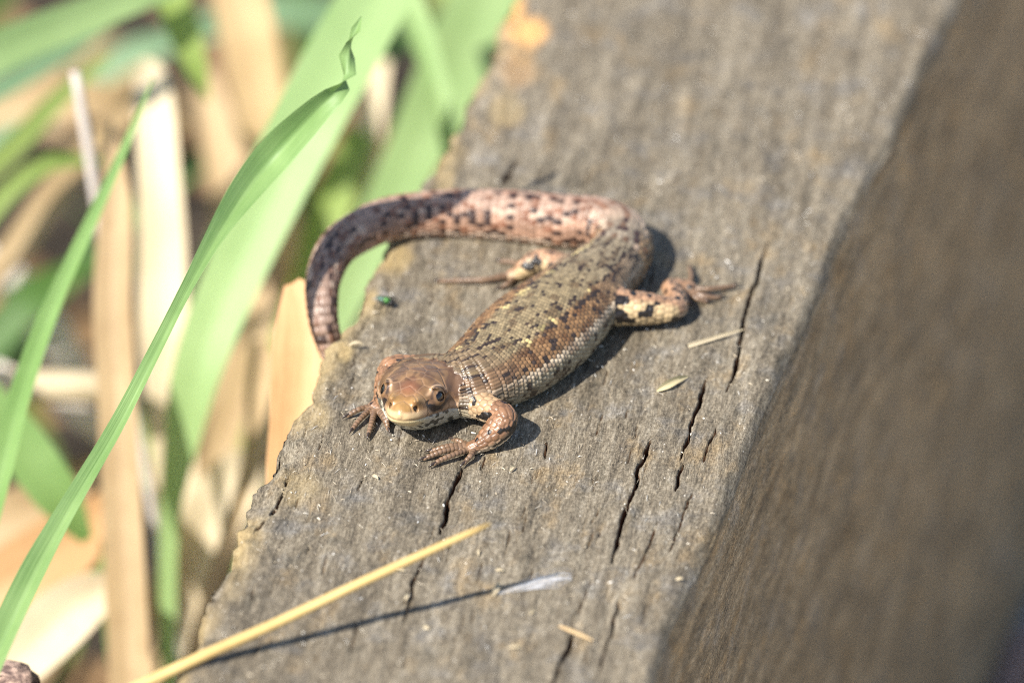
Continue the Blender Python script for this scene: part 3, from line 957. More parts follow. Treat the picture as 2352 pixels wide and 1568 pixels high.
# ---- limbs: larger smooth plates, coppery with black spots; pale mottled front of the thighs
m = is_limb
hind = limb_k[m] >= 2
sz = np.where(hind, 0.74, 0.70)
nn = np.where(hind, 13.0, 11.0)
a_, b_ = limb_s[m] / sz, limb_t[m] / (2 * math.pi) * nn + 100
ci, cj, pa, pb, edge, d1 = cells(a_, b_, 0.3, 3)
hsh = _hash(ci, cj, limb_k[m], 7)
P = V[m]
c = np.tile([0.240, 0.124, 0.064], (m.sum(), 1))
c[hind] = np.array([0.33, 0.19, 0.11])
under = sstep(0.2, -0.5, VN[m][:, 2])
c = lerp(c, [0.52, 0.42, 0.30], under)
front = hind & (limb_s[m] > 1.2) & (limb_s[m] < 7.6)
fr = front * sstep(0.30, 0.70, -VN[m][:, 1])
c = lerp(c, [0.46, 0.33, 0.18], fr)
c = c * (0.72 + 0.56 * hsh)[:, None]
sp = vnoise(limb_s[m] / 0.75 + 13 * limb_k[m], limb_t[m] * 2.2 + 50, 81)
blk = (sp > np.where(fr > 0.4, 0.56, 0.70)) & (hsh > 0.1)
c[blk] = [0.016, 0.012, 0.010]
upper = (limb_k[m] < 2) & (limb_s[m] < 3.4)
c[upper & ~blk] = c[upper & ~blk] * 0.35 + np.array([0.46, 0.32, 0.18]) * 0.65
c = lerp(c, c * 0.5, 0.8 * (1 - sstep(0.03, 0.22, edge)))
col[m] = c
disp[m] = 0.08 * sstep(0.0, 0.42, edge)

# ---- digits: ring scales
m = is_dig
w = np.mod(dig_s[m] / 0.40, 1.0)
c = np.tile([0.185, 0.112, 0.066], (m.sum(), 1))
c = c * (0.85 + 0.3 * _hash(np.floor(dig_s[m] / 0.40), 0, 0, 9))[:, None]
c = lerp(c, c * 0.45, 1 - sstep(0.05, 0.24, np.minimum(w, 1 - w)))
c = lerp(c, [0.45, 0.33, 0.22], sstep(0, -0.5, VN[m][:, 2]))
col[m] = c
disp[m] = 0.05 * np.sin(math.pi * w) ** 0.7

# ---- head
m = is_head
x, y, z = hx[m], hy[m], hz[m]
ay = np.abs(y)
up = VN[m] @ HU
ex, ey, ez = EYE_L
c = np.tile([0.120, 0.066, 0.036], (m.sum(), 1))
mot = vnoise(x / 0.8, y / 0.8, 91); mot2 = vnoise(x / 0.33, y / 0.33, 92)
c = lerp(c, [0.21, 0.120, 0.056], sstep(0.42, 0.72, mot) * 0.8)
c = lerp(c, [0.06, 0.032, 0.018], sstep(0.62, 0.78, vnoise(x / 0.55 + 7, y / 0.55 + 3, 93)) * 0.55)
c = lerp(c, [0.34, 0.19, 0.062], sstep(5.6, 8.0, x) * 0.85)                         # golden snout
c = lerp(c, [0.22, 0.085, 0.04], np.exp(-((x - 6.0) / 1.0) ** 2 - (y / 0.9) ** 2) * 0.7)
c = lerp(c, c * 0.72, sstep(2.8, 0.6, x) * sstep(0.2, 0.6, up) * 0.5)
side = sstep(0.55, 0.15, up)
c = lerp(c, [0.21, 0.105, 0.045], side * 0.7)
c = lerp(c, [0.085, 0.045, 0.022], side * sstep(0.50, 0.66, vnoise(x / 0.6, z / 0.5, 94)) * (x < 7.6) * 0.7)
# dark band behind and before the eye
band = np.exp(-((z - 0.75) / 0.55) ** 2) * side * ((x < 3.2) | ((x > 5.3) & (x < 7.2)))
c = lerp(c, [0.075, 0.040, 0.024], band * 0.65)
# lips and throat
mz = mouth_z(x)
lip = sstep(mz + 1.0, mz + 0.55, z) * (up < 0.75)
c = lerp(c, [0.47, 0.30, 0.18], lip * 0.75 * (x > 0.5))
c = lerp(c, [0.60, 0.42, 0.22], lip * sstep(6.8, 8.2, x) * 0.9)
jaw = sstep(mz + 0.04, mz - 0.10, z)
jc = lerp(np.tile([0.47, 0.44, 0.34], (m.sum(), 1)), [0.60, 0.47, 0.25], sstep(6.0, 8.2, x))
c = lerp(c, jc, jaw * sstep(-1.0, 0.8, x + 0.3 * (z < -1.2)))
c = c * (0.88 + 0.24 * mot2)[:, None]
# scales on cheeks and throat
ci, cj, pa, pb, edge, d1 = cells(x / 0.42 + 50, (np.where(jaw > 0.5, np.arctan2(y, -z - 0.3) * 2.6, z * 1.0)) / 0.36 + 50, 0.4, 4)
hsh = _hash(ci, cj, 6, 8)
cheek = np.clip(jaw + side * (x < 3.2), 0, 1) * (x < 7.6)
spk = (jaw > 0.6) & (hsh > 0.76) & (x < 7.2)
c[spk] = c[spk] * 0.16
lpk = (lip > 0.5) & (jaw < 0.3) & (np.mod(x / 0.95, 1) < 0.14) & (x < 7.5)
c[lpk] = c[lpk] * 0.35
c = lerp(c, c * 0.6, cheek * 0.6 * (1 - sstep(0.03, 0.2, edge)))
dsp = 0.035 * cheek * sstep(0, 0.4, edge)
# mouth seam
c = lerp(c, [0.10, 0.05, 0.025], np.exp(-((z - mz) / 0.09) ** 2) * sstep(0.6, 1.6, x) * (x < 8.95) * 0.5)
# eyelids: cream upper rim, dark crescent below
re = np.sqrt((x - ex) ** 2 + (ay - ey) ** 2 + (z - ez) ** 2)
ang = np.degrees(np.arccos(np.clip(((x - ex) * EYE_AX[0] + (ay - ey) * EYE_AX[1] + (z - ez) * EYE_AX[2]) / np.maximum(re, 1e-3), -1, 1)))
near_eye = sstep(1.9, 1.5, re) * (ay > 1.4)
rim = np.exp(-((ang - 40) / 7.0) ** 2) * near_eye
c = lerp(c, [0.20, 0.11, 0.05], np.clip(rim * 1.1, 0, 1))
uprim = np.exp(-((ang - 54) / 7) ** 2) * near_eye * (z > ez + 0.15)
c = lerp(c, [0.035, 0.02, 0.014], uprim * 0.7)
brow = np.exp(-((ang - 68) / 6) ** 2) * near_eye * sstep(0.40, 0.62, z - ez)
c = lerp(c, [0.46, 0.29, 0.165], np.clip(brow * 1.1, 0, 1))
cres = np.exp(-((ang - 66) / 11) ** 2) * near_eye * (z < ez - 0.25)
c = lerp(c, [0.014, 0.010, 0.010], np.clip(cres * 2.0, 0, 1))
c = lerp(c, [0.016, 0.012, 0.010], sstep(34, 28, ang) * near_eye)
c = lerp(c, [0.03, 0.018, 0.012], np.exp(-(((x - 7.75) / 0.28) ** 2 + ((ay - 1.18) / 0.26) ** 2 + ((z - 0.48) / 0.3) ** 2)) * 0.95)
c = lerp(c, [0.06, 0.03, 0.02], np.exp(-(((x + 0.7) / 0.42) ** 2 + ((z + 0.15) / 0.62) ** 2) ** 1.5) * (ay > 2) * 0.8)
# crown shields: seams between large plates, mirrored across the midline
seeds = np.array([(7.3, 0.55), (6.35, 0.0), (5.45, 0.55), (4.2, 0.0), (3.0, 0.0), (4.6, 1.65), (3.3, 1.7), (2.2, 0.75), (1.3, 0.0), (0.9, 1.55), (0.1, 0.4), (0.0, 2.3), (2.4, 2.6), (5.9, 1.5), (6.8, 1.3), (-0.9, 1.2), (8.2, 0.0)])
sx = np.stack([np.hypot(x - a, (ay - b) * 1.05) for a, b in seeds], 1)
srt = np.sort(sx, 1)
seam = 1 - sstep(0.02, 0.17, srt[:, 1] - srt[:, 0])
top = sstep(0.25, 0.55, up) * (z > 0)
pid = np.argmin(sx, 1)
c = c * (1 + top * 0.20 * (_hash(pid, 0, 0, 4) - 0.5))[:, None]
c = lerp(c, [0.30, 0.19, 0.12], seam * top * 0.35)
dsp = dsp - 0.07 * seam * top
col[m] = c
disp[m] = dsp
# nape blends: small grey granules
V2 = V + VN * (disp - 0.03)[:, None]
V2[:, 2] = np.where((V2[:, 2] < 0.02) & (V2[:, 0] > xL(V2[:, 1]) + 1.0), np.maximum(V2[:, 2], -0.15), V2[:, 2])

def skin_material():
    m, N, L, B, O = new_mat('lizard skin')
    at = N.new('ShaderNodeAttribute'); at.attribute_name = 'skin'
    L.new(at.outputs['Color'], B.inputs['Base Color'])
    tc = N.new('ShaderNodeTexCoord')
    mp = mapping(N, L, tc.outputs['Object'], (1000, 1000, 1000))
    n = noise(N, L, mp.outputs[0], 4.0, 3, 0.6)
    r = ramp(N, [(0.3, 0.30), (0.7, 0.46)]); L.new(n.outputs[0], r.inputs[0])
    L.new(r.outputs[0], B.inputs['Roughness'])
    B.inputs['Specular IOR Level'].default_value = 0.55
    B.inputs['Subsurface Weight'].default_value = 0.0
    bp = N.new('ShaderNodeBump'); bp.inputs['Distance'].default_value = 0.00003; bp.inputs['Strength'].default_value = 0.5
    L.new(noise(N, L, mp.outputs[0], 9.0, 2, 0.5).outputs[0], bp.inputs['Height'])
    L.new(bp.outputs[0], B.inputs['Normal'])
    return m

LIZARD = fast_mesh('lizard', V2, Q, skin_material())
color_attr(LIZARD, 'skin', np.clip(col, 0, 1))
tag(LIZARD, 'brown speckled lizard with coppery legs, tail curled round behind it, basking on the beam', 'lizard')

def eye_material():
    m, N, L, B, O = new_mat('lizard eye')
    tc = N.new('ShaderNodeTexCoord')
    sep = N.new('ShaderNodeSeparateXYZ'); L.new(tc.outputs['Object'], sep.inputs[0])
    rr = math_n(N, L, 'SQRT', math_n(N, L, 'ADD', math_n(N, L, 'MULTIPLY', sep.outputs[0], sep.outputs[0]), math_n(N, L, 'MULTIPLY', sep.outputs[1], sep.outputs[1])))
    rr = math_n(N, L, 'MULTIPLY', rr, 1000.0)
    r = ramp(N, [(0.0, (0.004, 0.004, 0.005)), (0.42, (0.005, 0.004, 0.004)), (0.47, (0.10, 0.05, 0.015)), (0.53, (0.02, 0.011, 0.006)), (0.9, (0.012, 0.008, 0.006))])
    L.new(rr, r.inputs[0]); L.new(r.outputs[0], B.inputs['Base Color'])
    B.inputs['Roughness'].default_value = 0.08
    B.inputs['Coat Weight'].default_value = 0.6
    return m

EYE_MAT = eye_material()
def uv_sphere(r, nu=28, nv_=16, sx=1, sy=1, sz=1):
    vs, fs = [], []
    for j in range(nv_ + 1):
        t = math.pi * j / nv_
        for i in range(nu):
            p = 2 * math.pi * i / nu
            vs.append((r * sx * math.sin(t) * math.cos(p), r * sy * math.sin(t) * math.sin(p), r * sz * math.cos(t)))
    for j in range(nv_):
        for i in range(nu):
            fs.append((j * nu + i, (j + 1) * nu + i, (j + 1) * nu + (i + 1) % nu, j * nu + (i + 1) % nu))
    return vs, fs

for sgn in (-1, 1):
    vs, fs = uv_sphere(EYE_R)
    o = mesh_obj('eye', vs, fs, EYE_MAT, LIZARD)
    p = hl(EYE_L[0], sgn * EYE_L[1], EYE_L[2])
    o.location = Vector(p) * MM
    axis = HR * sgn * EYE_AX[1] + HF * EYE_AX[0] + HU * EYE_AX[2]
    o.rotation_euler = Vector(axis).to_track_quat('Z', 'Y').to_euler()

def claw_material():
    m, N, L, B, O = new_mat('horn claw')
    B.inputs['Base Color'].default_value = (0.045, 0.032, 0.026, 1)
    B.inputs['Roughness'].default_value = 0.22
    return m
CLAW = claw_material()
for k, p in DIG:
    tip = p[-1, :3]; d = p[-1, :3] - p[-3, :3]; d /= np.linalg.norm(d)
    dh = np.array([d[0], d[1], 0]); dh /= np.linalg.norm(dh) + 1e-9
    added_path = np.array([tip - d * 0.18 + [0, 0, .04], tip + dh * 0.14 + [0, 0, .12], tip + dh * 0.42 + [0, 0, .06], tip + dh * 0.68 + [0, 0, -.16]])
    added_path[:, 2] = np.maximum(added_path[:, 2], [0.2, 0.2, 0.16, 0.03])
    rs = [0.17, 0.16, 0.11, 0.015]
    vs, fs = [], []
    n = 8
    pp = spline(np.hstack([added_path, np.array(rs)[:, None]]), 9)
    for a in range(len(pp)):
        t = pp[min(a + 1, len(pp) - 1), :3] - pp[max(a - 1, 0), :3]; t /= np.linalg.norm(t)
        s_ = np.cross(t, [0, 0, 1]); s_ /= np.linalg.norm(s_) + 1e-9; u_ = np.cross(s_, t)
        for b in range(n):
            an = 2 * math.pi * b / n
            vs.append(pp[a, :3] + max(pp[a, 3], 0.012) * (s_ * math.cos(an) * 0.75 + u_ * math.sin(an)))
    for a in range(len(pp) - 1):
        for b in range(n):
            fs.append((a * n + b, a * n + (b + 1) % n, (a + 1) * n + (b + 1) % n, (a + 1) * n + b))
    fs.append(tuple(range(n))[::-1]); fs.append(tuple((len(pp) - 1) * n + b for b in range(n)))
    mesh_obj('claw', np.array(vs), fs, CLAW, LIZARD)
# ------------------------------------------------------------------ grass and dead leaves
def leaf_material(name, c_lo, c_hi, trans, vein=60.0, rough=0.5, mottled=0.0, spot=(0.2, 0.1, 0.04)):
    m, N, L, B, O = new_mat(name)
    uv = N.new('ShaderNodeUVMap'); uv.uv_map = 'UVMap'
    oi = N.new('ShaderNodeObjectInfo')
    tc = N.new('ShaderNodeTexCoord')
    ob = mapping(N, L, tc.outputs['Object'], (1000, 1000, 1000))
    mp = mapping(N, L, uv.outputs[0], (vein, 1.5, 1))
    n1 = noise(N, L, mp.outputs[0], 1.0, 2, 0.5)
    n2 = noise(N, L, ob.outputs[0], 0.12, 4, 0.6)
    f = mix(N, L, 0.5, n1.outputs[0], n2.outputs[0])
    r = ramp(N, [(0.32, c_lo), (0.68, c_hi)]); L.new(f, r.inputs[0])
    hsv = N.new('ShaderNodeHueSaturation')
    L.new(r.outputs[0], hsv.inputs['Color'])
    L.new(math_n(N, L, 'ADD', math_n(N, L, 'MULTIPLY', oi.outputs['Random'], 0.35), 0.82), hsv.inputs['Value'])
    col = hsv.outputs[0]
    if mottled > 0:
        n3 = noise(N, L, ob.outputs[0], 0.35, 5, 0.7)
        sf = ramp(N, [(0.55, 0.0), (0.72, mottled)]); L.new(n3.outputs[0], sf.inputs[0])
        col = mix(N, L, sf.outputs[0], col, spot)
    L.new(col, B.inputs['Base Color'])
    B.inputs['Roughness'].default_value = rough
    B.inputs['Specular IOR Level'].default_value = 0.4
    bp = N.new('ShaderNodeBump'); bp.inputs['Distance'].default_value = 0.00008; bp.inputs['Strength'].default_value = 0.6
    w = noise(N, L, mapping(N, L, uv.outputs[0], (vein * 0.6, 0.4, 1)).outputs[0], 1.0, 1, 0.4)
    L.new(w.outputs[0], bp.inputs['Height']); L.new(bp.outputs[0], B.inputs['Normal'])
    t = N.new('ShaderNodeBsdfTranslucent')
    tcol = mix(N, L, 1.0, col, (1.05, 1.15, 0.7), 'MULTIPLY')
    L.new(tcol, t.inputs['Color'])
    ms = N.new('ShaderNodeMixShader'); ms.inputs[0].default_value = trans
    L.new(B.outputs[0], ms.inputs[1]); L.new(t.outputs[0], ms.inputs[2])
    L.new(ms.outputs[0], O.inputs['Surface'])
    return m

LEAF = {
    'green': leaf_material('grass green', (0.16, 0.30, 0.075), (0.28, 0.44, 0.15), 0.40),
    'slender': leaf_material('slender grass green', (0.145, 0.26, 0.080), (0.27, 0.40, 0.155), 0.30, 26.0),
    'pale': leaf_material('pale grass green', (0.26, 0.40, 0.15), (0.38, 0.52, 0.23), 0.42),
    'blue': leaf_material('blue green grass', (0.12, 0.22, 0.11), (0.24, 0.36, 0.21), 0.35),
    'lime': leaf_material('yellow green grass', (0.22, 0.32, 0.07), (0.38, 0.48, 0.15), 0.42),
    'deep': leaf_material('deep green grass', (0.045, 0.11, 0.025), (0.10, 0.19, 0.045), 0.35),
    'cream': leaf_material('bleached straw', (0.50, 0.40, 0.26), (0.71, 0.60, 0.42), 0.22, 40, 0.6, 0.25, (0.45, 0.28, 0.12)),
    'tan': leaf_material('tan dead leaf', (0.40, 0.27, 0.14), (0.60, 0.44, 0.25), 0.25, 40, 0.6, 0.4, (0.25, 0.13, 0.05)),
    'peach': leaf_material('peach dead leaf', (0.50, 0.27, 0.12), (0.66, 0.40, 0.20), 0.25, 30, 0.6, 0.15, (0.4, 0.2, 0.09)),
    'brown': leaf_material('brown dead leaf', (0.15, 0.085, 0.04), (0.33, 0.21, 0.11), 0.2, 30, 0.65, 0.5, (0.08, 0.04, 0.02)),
    'white': leaf_material('silvery dead stem', (0.60, 0.52, 0.45), (0.80, 0.72, 0.66), 0.2, 40, 0.6, 0.3, (0.4, 0.3, 0.22)),
    'gold': leaf_material('golden straw', (0.52, 0.34, 0.11), (0.72, 0.52, 0.22), 0.1, 8, 0.5, 0.35, (0.36, 0.21, 0.08)),
    'husk': leaf_material('seed husk', (0.42, 0.34, 0.18), (0.62, 0.54, 0.34), 0.2, 12, 0.6),
}

def ribbon(name, pts, mat, fold=0.25, roll=0.0, seg=46, across=9, wave=0.0, seed=0):
    """pts rows: x, y, z, full width (mm). A bent, channelled blade; roll turns it about its own axis."""
    p = spline(np.asarray(pts, float), seg)
    n = len(p)
    c = p[:, :3]; w = np.maximum(p[:, 3], 0.08)
    T = np.gradient(c, axis=0); T /= np.linalg.norm(T, axis=1)[:, None]
    view = CAM - c; view /= np.linalg.norm(view, axis=1)[:, None]
    S = np.cross(T, view); S /= np.linalg.norm(S, axis=1)[:, None]
    Nn = np.cross(S, T)
    if p.shape[1] > 4:
        rl = np.radians(p[:, 4])
    else:
        rl = np.full(n, math.radians(roll))
    S2 = S * np.cos(rl)[:, None] + Nn * np.sin(rl)[:, None]
    N2 = Nn * np.cos(rl)[:, None] - S * np.sin(rl)[:, None]
    u = np.linspace(-1, 1, across)
    vs = []; uv = []
    ln = np.concatenate([[0], np.cumsum(np.linalg.norm(np.diff(c, axis=0), axis=1))])
    for a in range(n):
        for b in range(across):
            h = fold * w[a] * (np.sqrt(u[b] ** 2 + 0.01) - 0.1) * 0.5
            h += wave * w[a] * (vnoise(ln[a] / (w[a] + 3) + seed * 9, u[b] * 0.9 + seed, 5) - 0.5)
            vs.append(c[a] + S2[a] * (u[b] * w[a] * 0.5) + N2[a] * h)
            uv.append((b / (across - 1), ln[a] / 10.0))
    i = np.arange(n * across).reshape(n, across)
    q = np.stack([i[:-1, :-1].ravel(), i[:-1, 1:].ravel(), i[1:, 1:].ravel(), i[1:, :-1].ravel()], 1)
    return mesh_obj(name, np.array(vs), q, mat, uv=np.array(uv))

def tube(name, pts, mat, n=10, seg=40, bump=0.0):
    """pts rows: x, y, z, diameter (mm): a closed round stem"""
    p = spline(np.asarray(pts, float), seg)
    c, r = p[:, :3], np.maximum(p[:, 3], 0.04) / 2
    T = np.gradient(c, axis=0); T /= np.linalg.norm(T, axis=1)[:, None]
    ref = np.array([0.3, 0.2, 0.93])
    S = np.cross(T, ref); S /= np.linalg.norm(S, axis=1)[:, None]
    U = np.cross(S, T)
    vs = []; uv = []
    for a in range(len(c)):
        for b in range(n):
            an = 2 * math.pi * b / n
            rr = r[a] * (1 + bump * math.sin(a * 0.9 + b))
            vs.append(c[a] + rr * (S[a] * math.cos(an) + U[a] * math.sin(an)))
            uv.append((b / n, a / 6.0))
    fs = []
    for a in range(len(c) - 1):
        for b in range(n):
            fs.append((a * n + b, a * n + (b + 1) % n, (a + 1) * n + (b + 1) % n, (a + 1) * n + b))
    fs.append(tuple(range(n))[::-1]); fs.append(tuple((len(c) - 1) * n + b for b in range(n)))
    return mesh_obj(name, np.array(vs), fs, mat, uv=np.array(uv))

def sight(rows, root=True):
    """sighted rows (u, v, depth beyond the beam, apparent width) -> real points and widths; the foot runs on into the soil"""
    out = []
    for u, v, d, w in rows:
        P = at_d(u, v, d)
        out.append([*P, w / FPX * (DIST + d)])
    out = np.array(out)
    out[:, 2] = np.maximum(out[:, 2], GROUND_Z + 2.0)
    if root and out[0, 2] > GROUND_Z + 4:
        dirv = out[0, :3] - out[1, :3]; dirv /= np.linalg.norm(dirv)
        h = out[0, 2] - (GROUND_Z - 3)
        dirv[2] = min(dirv[2], -0.75); k = h / -dirv[2]
        w = out[0, 3]
        n = max(3, int(k / 14))
        t0 = out[0, :3] - out[1, :3]; t0 /= np.linalg.norm(t0)
        c1 = out[0, :3] + t0 * k * 0.35
        foot = out[0, :3] + dirv * k * np.array([0.8, 0.8, 1.0])
        add = []
        for t in np.linspace(1, 0, n + 1)[:-1]:
            add.append([*(out[0, :3] * (1 - t) ** 2 + c1 * 2 * t * (1 - t) + foot * t * t), w * (1 - 0.3 * t)])
        out = np.vstack([np.array(add), out])
    return out

